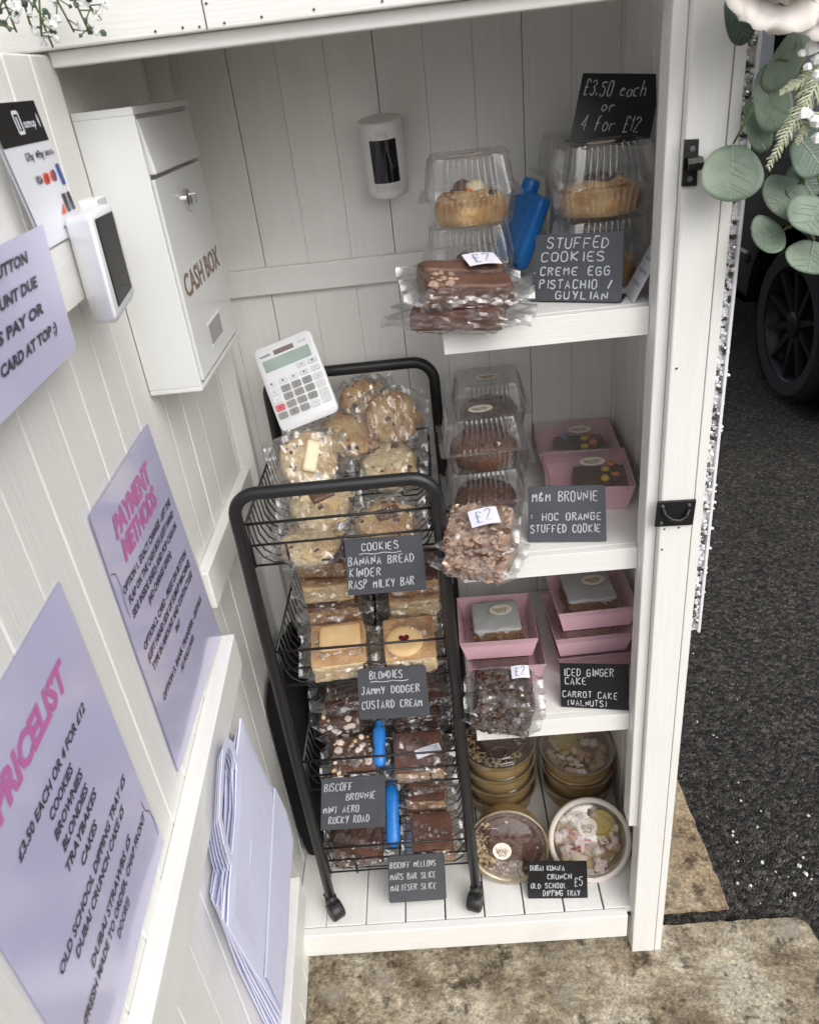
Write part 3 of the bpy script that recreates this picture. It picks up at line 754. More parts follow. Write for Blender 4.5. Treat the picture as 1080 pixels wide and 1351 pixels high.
# ------------------------------------------------------------------ paper bags hanging on the door
def cp(X, Y): return 240 + X / 3.135, 920 + Y / 3.135
front_poly = [(245, 88), (300, 215), (368, 370), (385, 375), (435, 480), (460, 590), (447, 745), (440, 1000), (415, 1320), (300, 1130), (192, 945), (198, 800), (207, 690), (225, 480), (228, 240)]
back_poly = [(215, 170), (290, 330), (350, 480), (370, 520), (410, 600), (430, 700), (425, 850), (410, 1100), (395, 1460), (240, 1120), (118, 805), (135, 720), (158, 610), (165, 420), (160, 290)]
NB = 6
bag_lab = ['lilac paper carrier bag in front of its stack, fold and handle in full view', 'lilac paper bag directly under the front bag of its stack', 'third lilac paper bag down from the front of its stack', 'third lilac paper bag out from the door boards', 'second lilac paper bag out from the door boards', 'rearmost lilac paper bag lying against the door boards']
for i in range(NB):
    t = i / (NB - 1) if i else 0
    off = .036 - .0062 * i
    P = []
    for a, b in zip(front_poly, back_poly):
        x, y = a[0] * (1 - t) + b[0] * t, a[1] * (1 - t) + b[1] * t
        if i: x += 6 * math.sin(i * 2.3 + y * .01)
        px, py = cp(x, y); P.append(on_door(px, py, off))
    root = thing('paper_bag', bag_lab[i], 'paper bag', P[8], 'lilac paper bags on the open door')
    mb = MB()
    c = sum(P, Vector()) / len(P)
    def bulge(p): return p + DN * (.0012 * nz(p, 30, i))
    ins = [p.lerp(c, .12) + DN * .0016 for p in P]; bkp = [p - DN * .0022 for p in P]
    mb.loft([bkp, [bulge(p) for p in P]], True, False)
    n_ = len(P)
    mid = [p.lerp(c, .5) + DN * (.0022 + .0015 * nz(p, 22, i + 4)) for p in P]
    mb.loft([[bulge(p) for p in P], [bulge(q) for q in ins], mid], False, True)
    mb.build('bag', M['paper'], root)
    if i == 0:     # the gusset fold on the front bag
        fo = MB(); a_, b_ = on_door(*cp(386, 378), off + .004), on_door(*cp(350, 1160), off + .004); c_, d_ = on_door(*cp(378, 378), off + .0025), on_door(*cp(340, 1160), off + .0025)
        e_, f_ = on_door(*cp(432, 480), off + .0022), on_door(*cp(413, 1300), off + .0022)
        fo.add([c_, d_, b_, a_], [(0, 1, 2, 3)]); fo.add([a_, b_, f_, e_], [(0, 1, 2, 3)]); fo.build('gusset', M['paper'], root)
    hs_ = [(228, 268), (212, 205), (190, 185), (174, 230), (166, 360), (160, 500), (178, 590), (206, 680)]
    hb = MB(); path = []
    for (x, y) in hs_:
        px, py = cp(x - 9 * i, y + 18 * i); path.append(on_door(px, py, off + (.006 if i == 0 else .003)))
    L = []
    for k in range(len(path)):
        tn = (path[min(k + 1, len(path) - 1)] - path[max(0, k - 1)]).normalized(); sd_ = tn.cross(DN).normalized() * .006
        L.append([path[k] - sd_, path[k] + sd_, path[k] + sd_ - DN * .0009, path[k] - sd_ - DN * .0009])
    hb.loft(L, True, True); hb.build('handle', M['paper'], root)

# ------------------------------------------------------------------ the trolley
TX0, TX1, TY0, TY1 = .0585, .336, .030, .322
tr_ = thing('wire_trolley', 'black four tier wire trolley on castors filled with wrapped bakes', 'trolley', ((TX0 + TX1) / 2, TY0, 0))
def upath(x0, x1, y, z0, zt, rad=.034):
    p = [Vector((x0, y, z0))]
    for k in range(9):
        a = math.pi - k / 8 * math.pi / 2; p.append(Vector((x0 + rad + rad * math.cos(a), y, zt - rad + rad * math.sin(a))))
    for k in range(9):
        a = math.pi / 2 - k / 8 * math.pi / 2; p.append(Vector((x1 - rad + rad * math.cos(a), y, zt - rad + rad * math.sin(a))))
    return p + [Vector((x1, y, z0))]
mb = MB(); mb.tube(upath(TX0, TX1, TY0, .055, .924), .0092, 16); mb.build('frame', M['black_metal'], tr_, smooth=True)
mb = MB(); mb.tube(upath(TX0 + .012, TX1 + .010, TY1, .055, .984), .0092, 16); mb.build('frame', M['black_metal'], tr_, smooth=True)
BZ = (.800, .570, .330, .103)
BH = .072
for bz in BZ:
    mb = MB(); x0, x1, y0, y1 = TX0 + .008, TX1 - .008, TY0 + .009, TY1 - .012
    if bz == BZ[0]: pass
    zt = bz + BH
    mb.tube([(x0, y0, zt), (x1, y0, zt), (x1, y1, zt), (x0, y1, zt), (x0, y0, zt)], .0022, 6)
    for dz, ins_ in ((.036, .004), (.002, .016)):
        mb.tube([(x0 - .006, y0 + .001, bz + dz), (x1 + .006, y0 + .001, bz + dz)], .0018, 6); mb.tube([(x0, y1, bz + dz), (x1, y1, bz + dz)], .0018, 6)
    n = 15
    for k in range(n):
        y = y0 + .008 + (y1 - y0 - .016) * k / (n - 1)
        mb.tube([(x0, y, zt), (x0 + .004, y, bz + .03), (x0 + .012, y, bz + .012), (x0 + .026, y, bz + .001), ((x0 + x1) / 2, y, bz), (x1 - .026, y, bz + .001), (x1 - .012, y, bz + .012), (x1 - .004, y, bz + .03), (x1, y, zt)], .0014, 5)
    for x in (x0 + .05, (x0 + x1) / 2, x1 - .05):
        mb.tube([(x, y0, zt if 0 else bz + .036), (x, y0 + .004, bz - .008)], .0019, 6); mb.tube([(x, y0 + .002, bz - .002), (x, y1, bz - .002)], .0018, 6)
    for x in (x0, x1):
        mb.tube([(x, y0, zt), (x, y0, bz)], .0024, 6)
    mb.build('wire_basket', M['wire'], tr_, smooth=True)
for (x, y, ang) in ((TX0, TY0, 35), (TX1, TY0, -20), (TX0 + .012, TY1, 60), (TX1 + .010, TY1, 10)):
    mb = MB(); mb.lathe([(.005, .05), (.011, .047), (.012, .036), (.009, .033)], 14, Matrix.Translation((x, y, 0)))
    R_ = Matrix.Rotation(R(ang), 3, 'Z')
    mb.box(Vector((x, y, .033)) + R_ @ Vector((0, -.006, 0)), (.022, .026, .012), R_)
    cst = mb.build('castor', M['rubber'], tr_, bevel=.002)
    wc = Vector((x, y, .0185)) + R_ @ Vector((.0, -.011, 0))
    mb = MB(); mb.lathe([(.004, -.013), (.016, -.013), (.0183, -.010), (.0183, .010), (.016, .013), (.004, .013)], 24, Matrix.Translation(wc) @ R_.to_4x4() @ Matrix.Rotation(R(90), 4, 'Y')); mb.build('wheel', M['rubber'], cst, smooth=True, auto=40)
    mb = MB(); mb.box(wc + R_ @ Vector((.0, .028, .012)), (.012, .014, .004), R_); mb.build('brake_lever', M['rubber'], cst, bevel=.001)

# ------------------------------------------------------------------ chalk signs
def rounded(wd, ht, r, n=5):
    P = []
    for cx, cy, a0 in ((wd - r, ht - r, 0), (r, ht - r, 90), (r, r, 180), (wd - r, r, 270)):
        for k in range(n + 1):
            a = R(a0 + 90 * k / n); P.append(((cx + r * math.cos(a)) / wd, (cy + r * math.sin(a)) / ht))
    return P
def sign(label, corners, lines, board='slate', r=.004, foot=None, seed=1, under=None, wd=.0011, th=.0022):
    """corners TL TR BR BL in the world; lines in fractions of the board"""
    tl, tr2, br2, bl = corners
    n = (tr2 - tl).cross(bl - tl).normalized()
    if n.dot(CAM_C - tl) < 0: n = -n
    wdt = (tr2 - tl).length; hgt = (bl - tl).length
    root = thing('chalk_sign', label, 'sign', (bl + br2) / 2, 'handwritten chalk signs')
    P = rounded(wdt, hgt, r)
    mb = MB(); f = [bilerp(corners, x, y) for x, y in P]
    mb.loft([[p - n * th for p in f], f], True, True)
    brd = mb.build('board', M[board], root)
    if foot is not None:
        mb = MB(); a, b = bl - n * th, br2 - n * th
        dp = foot
        mb.hexa([a, b, b + dp, a + dp], [p + Vector((0, 0, .002)) for p in (a, b, b + dp, a + dp)]); mb.build('foot', M['slate_dark'], root)
    fn = lambda x, y: bilerp(corners, x / wdt, y / hgt) + n * .0004
    mb = MB()
    chalk_text(mb, fn, [(t, x * wdt, y * hgt, h * hgt, a * wdt, s) for (t, x, y, h, a, s) in lines], seed, wd)
    if under:
        x0, x1, y = under; rnd2 = random.Random(seed)
        ribbon(mb, fn, [((x0 + (x1 - x0) * i / 7) * wdt, (y + .012 * math.sin(i * 1.9)) * hgt) for i in range(8)], wd, rnd2)
    mb.build('lettering', M['chalk'], root)
    return root
def shelf_sign(label, BL, BRr, TL, TRr, z, lean, lines, **kw):
    bl, br2 = at(*BL, 2, z), at(*BRr, 2, z)
    e = (br2 - bl).normalized(); back = Vector((-e.y, e.x, 0))
    if back.y < 0: back = -back
    upv = (Vector((0, 0, 1)) * math.cos(R(lean)) + back * math.sin(R(lean)))
    n = e.cross(upv)
    lift = Vector((0, 0, .0025))
    tl, tr2 = at_plane(*TL, bl, n), at_plane(*TRr, bl, n)
    return sign(label, [tl + lift, tr2 + lift, br2 + lift, bl + lift], lines, foot=back * .03, **kw)
shelf_sign('grey chalk sign reading stuffed cookies creme egg on the top shelf', (700, 399), (819, 401), (707, 313), (823, 308), Z1, 18,
    [('STUFFED', .14, .79, .15, .105, .3), ('COOKIES', .09, .60, .13, .115, .1), ('.', .02, .42, .12, .1, 0), ('CREME EGG', .09, .39, .12, .087, .1), ('.', .02, .21, .12, .1, 0), ('PISTACHIO /', .09, .19, .125, .083, .1), ('GUYLIAN', .28, .035, .11, .09, .15)], seed=2, wd=.0014)
shelf_sign('grey chalk sign reading brownie and orange stuffed cookie on middle shelf', (697, 717), (800, 716), (696, 644), (798, 642), Z2, 18,
    [('M&M BROWNIE', .06, .73, .17, .083, .1), (': HOC ORANGE', .02, .39, .13, .079, .1), ('STUFFED COOKIE', .03, .17, .14, .067, .1)], seed=3, wd=.0013)
shelf_sign('black chalk sign reading iced ginger cake and carrot cake on lowest shelf', (740, 934), (830, 939), (738, 877), (829, 879), Z3, 16,
    [('ICED GINGER', .06, .73, .17, .075, .1), ('CAKE', .07, .53, .15, .085, .1), ('CARROT CAKE', .03, .24, .14, .075, .1), ('(WALNUTS)', .08, .05, .13, .07, .1)], board='slate_dark', r=.0006, seed=4, wd=.0012)
shelf_sign('black chalk sign reading dipping tray and crunch with a five pound price', (697, 1187), (775, 1186), (696, 1138), (774, 1138), 0, 16,
    [('DUBAI KUNAFA', .04, .76, .13, .052, .1), ('CRUNCH', .33, .53, .13, .07, .1), ('£5', .78, .34, .25, .085, .1), ('OLD SCHOOL', .05, .28, .13, .06, .1), ('DIPPING TRAY', .25, .07, .15, .058, .1)], board='slate_dark', r=.0006, seed=5, wd=.0013)
def y_sign(label, pxs, y, lines, lean=0, **kw):
    bl = at(*pxs[3], 1, y); n = Vector((0, -math.cos(R(lean)), math.sin(R(lean))))
    return sign(label, [at_plane(*p, bl, n) for p in pxs], lines, **kw)
y_sign('black chalk sign reading £3.50 each or 4 for £12 on cookie box', [(769, 96), (874, 97), (855, 192), (751, 188)], .19,
    [('£3.50 each', .05, .69, .21, .085, .4), ('or', .32, .47, .17, .09, .4), ('4 for £12', .10, .19, .22, .092, .4)], lean=14, board='slate_dark', r=.0006, seed=6, wd=.0012, foot=Vector((0, .03, 0)))
y_sign('grey chalk sign reading cookies hung on the top wire basket', [(454, 713), (556, 706), (563, 778), (459, 786)], TY0 - .004,
    [('COOKIES', .22, .80, .13, .076, .1), ('BANANA BREAD', .03, .55, .14, .072, .2), ('KINDER', .04, .34, .15, .075, .2), ('RASP MILKY BAR', .02, .12, .15, .062, .2)], r=.0008, seed=7, under=(.18, .72, .74), wd=.0014)
y_sign('grey chalk sign reading blondies hung on the second wire basket', [(471, 884), (561, 878), (567, 945), (474, 950)], TY0 - .004,
    [('BLONDIES', .18, .81, .14, .066, .1), ('JAMMY DODGER', .05, .51, .14, .073, .1), ('CUSTARD CREAM', .05, .22, .15, .068, .1)], r=.006, seed=8, under=(.18, .74, .75), wd=.0015)
y_sign('grey chalk sign reading brownie and rocky road on third wire basket', [(424, 1029), (508, 1023), (508, 1091), (423, 1096)], TY0 - .004,
    [('BISCOFF', .05, .77, .14, .07, .2), ('BROWNIE', .39, .58, .13, .072, .2), ('MINT AERO', .04, .34, .13, .066, .2), ('ROCKY ROAD', .12, .13, .14, .066, .2)], r=.001, seed=9, wd=.0015)
y_sign('grey chalk sign reading bar slices hung on the lowest wire basket', [(511, 1131), (586, 1126), (589, 1187), (513, 1192)], TY0 - .004,
    [('BISCOFF MELLOWS', .04, .76, .12, .056, .1), ('MARS BAR SLICE', .04, .51, .13, .06, .1), ('MALTESER SLICE', .04, .27, .13, .06, .1)], r=.006, seed=10, wd=.0014)
# hook that carries each hanging sign over the rail is the basket itself; small tent card by the post
tcd = thing('tent_card', 'small folded white card with blue writing beside the top shelf post', 'card', at(838, 404, 2, Z1))
a, b = at(832, 372, 0, .580), at(840, 406, 2, Z1)
b = Vector((.5905, .034, Z1 + .001)); a2 = Vector((.592, .085, Z1 + .001)); t0 = Vector((.628, .040, Z1 + .066)); t1 = Vector((.632, .09, Z1 + .070)); k0 = Vector((.640, .036, Z1 + .001)); k1 = Vector((.644, .085, Z1 + .001))
mb = MB(); mb.add([b, a2, t1, t0], [(0, 1, 2, 3)]); mb.add([k0, k1, t1, t0], [(0, 1, 2, 3)]); o = mb.build('card', M['white_card'], tcd); sm = o.modifiers.new('s', 'SOLIDIFY'); sm.thickness = .0006
mb = MB(); n = (a2 - b).cross(t0 - b).normalized(); n = n if n.dot(CAM_C - b) > 0 else -n
for k in range(3): squiggle(mb, lambda x, y: b + (a2 - b) * (1 - x if 0 else x) + (t0 - b) * y + n * .0008, .15, .85, .25 + .2 * k, .04, k + 3, .02)
mb.build('lettering', M['pen'], tcd)

# ------------------------------------------------------------------ bakes: builders
def cube_shell(n):
    """a subdivided cube's points in [-1,1]^3 and its faces"""
    vs = []; fs = []; idx = {}
    def vi(p):
        k = tuple(round(c * 1000) for c in p)
        if k not in idx: idx[k] = len(vs); vs.append(Vector(p))
        return idx[k]
    for ax in range(3):
        for sg in (-1, 1):
            for i in range(n):
                for j in range(n):
                    q = []
                    for (a, b) in ((0, 0), (1, 0), (1, 1), (0, 1)):
                        p = [0, 0, 0]; p[ax] = sg; p[(ax + 1) % 3] = -1 + 2 * (i + a) / n; p[(ax + 2) % 3] = -1 + 2 * (j + b) / n
                        q.append(vi(p))
                    fs.append(tuple(q if sg > 0 else reversed(q)))
    return vs, fs
SH12 = cube_shell(12)
def block(mb, w, d, h, seed, amp=.0016, rnd_=.004, sc=70, Mx=None, top=0):
    vs = []
    for p in SH12[0]:
        q = Vector((p.x * w / 2, p.y * d / 2, p.z * h / 2))
        core = Vector((max(-w / 2 + rnd_, min(w / 2 - rnd_, q.x)), max(-d / 2 + rnd_, min(d / 2 - rnd_, q.y)), max(-h / 2 + rnd_, min(h / 2 - rnd_, q.z))))
        dd = q - core
        if dd.length > 1e-7: q = core + dd.normalized() * min(rnd_, dd.length)
        q = q + q.normalized() * (amp * (nz(q, sc, seed) + .6 * nz(q, sc * 2.7, seed)))
        if top and p.z > 0: q.z += top * nz((q.x, q.y, 0), 40, seed + 3)
        vs.append(Mx @ q if Mx else q)
    mb.add(vs, SH12[1])
def disc(mb, r, h, seed, amp=.0015, Mx=None, lump=1.0, n=48, m_=12):
    """a rough round cookie, domed on top"""
    loops = []
    prof = [(.05, 0), (.5, 0), (.9, .02), (1, .28), (.98, .55), (.88, .80), (.70, .93), (.5, 1.0), (.3, 1.03), (.12, 1.04), (.02, 1.04)]
    for (rr, zz) in prof:
        l = []
        for k in range(n):
            a = 2 * math.pi * k / n
            p = Vector((rr * r * math.cos(a), rr * r * math.sin(a), zz * h))
            e = 1 + .05 * lump * nz((math.cos(a), math.sin(a), 0), 1.4, seed)
            p.x *= e; p.y *= e
            if zz > .1: p.z += amp * 1.6 * lump * nz(p, 60, seed); 
            p.z += 0 if zz < .1 else amp * .8 * nz(p, 170, seed + 1)
            l.append(Mx @ p if Mx else p)
        loops.append(l)
    mb.loft(loops, True, True)
def lumps(mb, spots, size, seed, flat=.7):
    rnd = random.Random(seed)
    for p in spots:
        s = size * rnd.uniform(.6, 1.25)
        rot = Matrix.Rotation(rnd.uniform(0, 6.3), 3, 'Z') @ Matrix.Rotation(rnd.uniform(-.5, .5), 3, 'X')
        vs = []
        for k in range(3):
            zz = (-.6, .2, .75)[k] * s * flat; rr = (.8, 1, .55)[k] * s
            for a in range(6):
                t = a * 1.0472
                vs.append(Vector(p) + rot @ Vector((rr * math.cos(t) * rnd.uniform(.75, 1.2), rr * math.sin(t) * rnd.uniform(.75, 1.2), zz)))
        fs = [(k * 6 + a, k * 6 + (a + 1) % 6, (k + 1) * 6 + (a + 1) % 6, (k + 1) * 6 + a) for k in range(2) for a in range(6)] + [tuple(range(12, 18))]
        mb.add(vs, fs)
def wrapper(mb, w, d, h, seed, fin=.022, puff=.004, Mx=None, nu=46, nv=44, round_=False):
    """a flow-wrap bag with long soft folds: hugs the bake, pinched flat into a pleated fin at both ends (along x)"""
    loops = []
    for i in range(nu + 1):
        u = -1 + 2 * i / nu
        rag = 1 + .12 * nz((seed, u, 0), 3)
        x = u * (w / 2 + fin * rag)
        e = max(0, min(1, (abs(x) - (w / 2 - .006)) / (fin + .006)))
        zs = (1 - e) ** 1.7
        if round_:
            q = min(1, abs(x) / (w / 2 + .004)); yw = .42 + .58 * math.sqrt(max(0, 1 - q ** 2.6)) + .5 * e
        else: yw = 1 - .10 * e
        l = []
        for j in range(nv):
            a = 2 * math.pi * j / nv
            ca, sa = math.cos(a), math.sin(a)
            sq = 4.0 if not round_ else 2.8
            k = (abs(ca) ** sq + abs(sa) ** sq) ** (-1 / sq)
            f1 = nz((x * 14 + ca * 1.1, sa * 1.6, 0), 1.6, seed); f2 = abs(nz((x * 30 + ca * 3, sa * 3, 1), 1.5, seed + 3)); f3 = nz((x * 160, ca * 5, sa * 5), 1, seed)
            o = puff * (.9 + 1.1 * f1 - 1.8 * f2 + .35 * f3) * (1 - .5 * e)
            p = Vector((x, k * ca * (d / 2 + o) * yw, k * sa * (h / 2 + o) * zs + sa * .0007))
            if e > 0:
                p.z += e * (.005 * math.sin(p.y * 210 + seed) + .008 * nz((x * 20, p.y * 20, seed), 1.3, seed)); p.x += e * .004 * nz((p.y * 60, seed, 0), 1, seed)
            l.append(Mx @ p if Mx else p)
        loops.append(l)
    mb.loft(loops, True, True)
G_TOP = 'wrapped bakes on the wire trolley'
def price_label(root, w=.035, d=.026, z=.02, x=0, y=0, rz=10, txt='£2', tilt=0):
    T2 = TR((x, y, z), tilt, 0, rz)
    mb = MB(); n = 8
    vs = [T2 @ Vector((w * (i / n - .5), d * (j / n - .5), .002 * math.sin(i / n * 3.1))) for j in range(n + 1) for i in range(n + 1)]
    mb.add(vs, [(j * (n + 1) + i, j * (n + 1) + i + 1, (j + 1) * (n + 1) + i + 1, (j + 1) * (n + 1) + i) for j in range(n) for i in range(n)])
    lb = mb.build('price_label', M['pale_label'], root, local=True)
    mb = MB(); chalk_text(mb, lambda a, b: T2 @ Vector((a - w * .2, b - d * .25, .0025)), [(txt, -w * .1, -d * .05, d * .62, w * .34, .2)], 3, .0011); mb.build('lettering', M['pen'], lb, local=True)
def wrapped(kind, label, Mx, seed, w=.078, d=.075, h=.034, name=None, group=G_TOP, lab=None, fin=.022, puff=.0055):
    root = thing(name or 'wrapped_' + kind, label, {'cookie': 'cookie', 'blondie': 'blondie'}.get(kind, 'brownie'), (0, 0, 0), group)
    rnd = random.Random(seed)
    mb = MB()
    if kind == 'cookie':
        pass
    else:
        m_ = {'brownie': 'choc', 'rocky': 'rocky', 'oreo': 'oreo', 'blondie': 'blondie', 'slice': 'caramel', 'mallow': 'brownie', 'plain': 'brownie', 'bar': 'milk'}[kind]
        rough = kind in ('rocky', 'oreo')
        mb.m = 0; block(mb, w, d, h, seed, .0026 if rough else .0020, .0045, 60, top=.003 if rough else .0022)
        mats = [M[m_]]
        if kind == 'bar':
            for q in (-.28, .28):
                block(mb, w * .96, d * .42, h * .5, seed + 5, .0022, .007, 50, Matrix.Translation((0, q * d, h * .42)), top=.003)
            mats += [M['rocky']]; mb.m = 1; lumps(mb, [(rnd.uniform(-.45, -.1) * w, rnd.uniform(-.5, 0) * d, h * .62) for _ in range(14)], .005, seed)
        if kind == 'rocky':
            mats += [M['milk'], M['cream'], M['rocky']]
            for mi, nn, s in ((1, 26, .0055), (2, 5, .004), (3, 90, .0056)):
                mb.m = mi; lumps(mb, [(rnd.uniform(-.46, .46) * w, rnd.uniform(-.46, .46) * d, h * .48) for _ in range(nn)] + [(rnd.uniform(-.46, .46) * w, -d * .49, rnd.uniform(-.4, .4) * h) for _ in range(nn // 2)], s, seed + mi)
        if kind == 'oreo':
            mats += [M['chip'], M['cream'], M['milk']]
            for mi, nn, s in ((1, 44, .0055), (3, 10, .003), (2, 5, .0022), (1, 30, .0035)):
                mb.m = mi; lumps(mb, [(rnd.uniform(-.46, .46) * w, rnd.uniform(-.46, .46) * d, h * .5) for _ in range(nn)] + [(rnd.uniform(-.46, .46) * w, -d * .5, rnd.uniform(-.4, .4) * h) for _ in range(nn // 2)], s, seed + mi)
        if kind == 'mallow':
            mats += [M['mallow'], M['biscuit']]
            mb.m = 1; lumps(mb, [(rnd.uniform(-.46, .46) * w, -d * .49, rnd.uniform(-.42, .42) * h) for _ in range(12)] + [(rnd.uniform(-.46, .46) * w, rnd.uniform(-.46, .46) * d, h * .5) for _ in range(10)], .0065, seed + 1)
            mb.m = 2; lumps(mb, [(rnd.uniform(-.46, .46) * w, rnd.uniform(-.5, .46) * d, h * .5) for _ in range(16)], .004, seed + 2)
        if kind == 'slice':
            mats += [M['milk']]
            mb.m = 1; block(mb, w * 1.005, d * 1.005, h * .3, seed + 2, .0014, .003, 60, Matrix.Translation((0, 0, h * .42)), top=.0025)
        if kind == 'brownie':
            mats += [M['milk']]
            mb.m = 1
            for q in range(7):
                y = -d * .45 + d * .9 * q / 6
                mb.tube([(-w * .46, y - .006, h * .51), (0, y, h * .53), (w * .46, y + .006, h * .51)], .0012, 5)
        if kind == 'blondie':
            mats += [M['caramel'], M['cream']]
            mb.m = 1; block(mb, w * 1.002, d * 1.002, .004, seed + 2, .001, .0015, 60, Matrix.Translation((0, 0, h * .49)))
    mb.build({'rocky': 'brownie', 'oreo': 'brownie', 'mallow': 'brownie', 'slice': 'cake_slice'}.get(kind, kind), mats, root, smooth=True, auto=35, local=True)
    mb = MB(); wrapper(mb, w, d, h, seed + 50, fin, puff); mb.build('cellophane', M['cello'], root, local=True, smooth=True, auto=32)
    if lab: price_label(root, *lab)
    pose(root, Mx)
    return root
def wrapped_cookie(label, Mx, seed, base='cookie', r=.043, h=.026, extra=None, group=G_TOP, chips=26):
    root = thing('wrapped_cookie', label, 'cookie', (0, 0, 0), group)
    rnd = random.Random(seed)
    mb = MB(); disc(mb, r, h, seed, .0032, Matrix.Translation((0, 0, -h / 2)), 1.25)
    mats = [M[base], M['chip']]
    mb.m = 1
    sp = []
    for _ in range(chips):
        a = rnd.uniform(0, 6.28); q = r * .9 * rnd.random() ** .6; sp.append((q * math.cos(a), q * math.sin(a), h * (.47 - .25 * (q / r) ** 3) - .0008))
    lumps(mb, sp[::2], .0052, seed, .45); lumps(mb, sp[1::2], .0026, seed + 1, .6)
    mb.m = 0; lumps(mb, [(q[0] + .006, q[1] - .005, q[2] - .001) for q in sp], .008, seed + 2, .35); mb.m = 1
    if extra == 'white':
        mats += [M['cream']]; mb.m = 2
        block(mb, .05, .022, .012, seed, .001, .005, 60, TR((.004, 0, h * .55), 6, 0, 70))
    if extra == 'milk':
        mats += [M['milk']]; mb.m = 2
        block(mb, .036, .02, .01, seed, .001, .004, 60, TR((.006, .004, h * .58), 4, 0, 15))
    if extra == 'chunks':
        mats += [M['cream'], M['milk']]
        for mi in (2, 3):
            mb.m = mi; lumps(mb, [(rnd.uniform(-.6, .6) * r, rnd.uniform(-.6, .6) * r, h * .45) for _ in range(5)], .007, seed + mi)
    mb.build('cookie', mats, root, smooth=True, auto=40, local=True)
    mb = MB(); wrapper(mb, r * 2.05, r * 2.05, h * 1.15, seed + 90, .018, .006, round_=True); mb.build('cellophane', M['cello'], root, local=True, smooth=True, auto=32)
    pose(root, Mx)
    return root

# ---- trolley tier 1: wrapped cookies
def atz(px, py, z): return at(px, py, 2, z)
tier1 = [
 ('cookie', (516, 550), .262, 56, 8, 21, None, 'speckled cookie propped upright at the back right of the top basket', .044),
 ('cookie', (484, 533), .292, 50, 30, 22, None, 'cookie tucked behind the upright speckled one in the top basket', .043),
 ('pale_cookie', (512, 612), .205, 24, -5, 23, 'chunks', 'chunky pale cookie lying in front of the upright speckled cookie', .045),
 ('cookie', (458, 572), .238, 34, 40, 24, None, 'cookie lying under the foot of the calculator', .043),
 ('pale_cookie', (408, 606), .185, 50, 12, 25, 'white', 'cookie topped with a white chocolate bar left of the chunky one', .045),
 ('pale_cookie', (422, 666), .125, 18, 10, 26, 'milk', 'cookie with milk chocolate piece upper of the front left pair', .046),
 ('pale_cookie', (410, 714), .080, 8, -12, 27, None, 'pale cookie lower of the front left pair behind the basket rails', .046),
 ('cookie', (508, 690), .088, 16, 6, 28, 'milk', 'cookie behind the top hanging sign at the front right of basket', .045),
]
for b_, px, y, tl_, yw, sd2, ex, lb, r_ in tier1:
    wrapped_cookie(lb, TR(at(*px, 1, y), tl_, 0, yw), sd2, b_, r_, .027, ex)
for (x, y, z, sd2, lb) in ((.262, .245, .822, 121, 'cookie lying flat under the chunky pale cookie'), (.262, .25, .852, 122, 'cookie lying flat below the upright speckled cookie'), (.125, .235, .822, 123, 'cookie lying flat under the one with a white bar'), (.125, .24, .852, 124, 'cookie between the white barred one and the calculator')):
    wrapped_cookie(lb, TR((x, y, z), 4, 0, sd2 * 40), sd2, 'cookie', .043, .025)
# ---- tier 2: wrapped blondies, flat in two rows of stacks
def st_item(kind, px, y, z, tilt, yaw, seed, label, **kw):
    """x from the photo column, on the stack at depth y and height z"""
    c = at(*px, 1, y - .04); return wrapped(kind, label, TR((c.x, y, z), tilt, 0, yaw), seed, **kw)
b1 = st_item('blondie', (441, 858), .078, .600, 12, 4, 31, 'wrapped blondie with an oblong biscuit on top in second basket', w=.086, h=.042, d=.082)
mb = MB(); block(mb, .066, .050, .009, 3, .0008, .006, 60, Matrix.Translation((.004, .008, .0245))); mb.build('biscuit', M['biscuit'], b1, smooth=True, local=True)
st_item('blondie', (438, 815), .172, .594, 0, 3, 38, 'lowest blondie behind the one with the oblong biscuit', w=.084, h=.036)
st_item('slice', (438, 812), .172, .634, 5, 5, 32, 'golden wrapped bake behind the blondie with the oblong biscuit', w=.084, h=.036)
st_item('blondie', (432, 787), .176, .675, 5, 2, 33, 'third wrapped blondie up on the left of second basket', w=.082, h=.036)
st_item('slice', (424, 752), .185, .720, 8, -4, 34, 'topmost brown topped bake on the left of second basket', w=.078, h=.038)
b2 = st_item('blondie', (538, 850), .078, .600, 14, 3, 35, 'wrapped blondie with round jam biscuit on top in second basket', w=.080, h=.042, d=.08)
mb = MB(); disc(mb, .030, .008, 4, .0006, Matrix.Translation((-.008, -.006, .020)), .2); mb.m = 1
hp = []
for k in range(24):
    t = k / 24 * 6.2832; hp.append((16 * math.sin(t) ** 3 * .00052 - .008, (13 * math.cos(t) - 5 * math.cos(2 * t) - 2 * math.cos(3 * t) - math.cos(4 * t)) * .00052 - .006))
mb.loft([[(x, y, .0285) for x, y in hp], [(x, y, .0306) for x, y in hp]], True, True)
mb.build('biscuit', [M['biscuit'], M['jam']], b2, smooth=True, local=True, auto=30)
st_item('blondie', (542, 808), .172, .594, 0, 2, 39, 'lowest blondie behind the one with the jam biscuit', w=.08, h=.036)
st_item('blondie', (546, 805), .172, .634, 6, 2, 36, 'wrapped blondie behind the one with the jam biscuit', w=.082, h=.036)
st_item('slice', (548, 785), .176, .675, 6, 0, 37, 'topmost wrapped bake on the right of second basket', w=.08, h=.036)
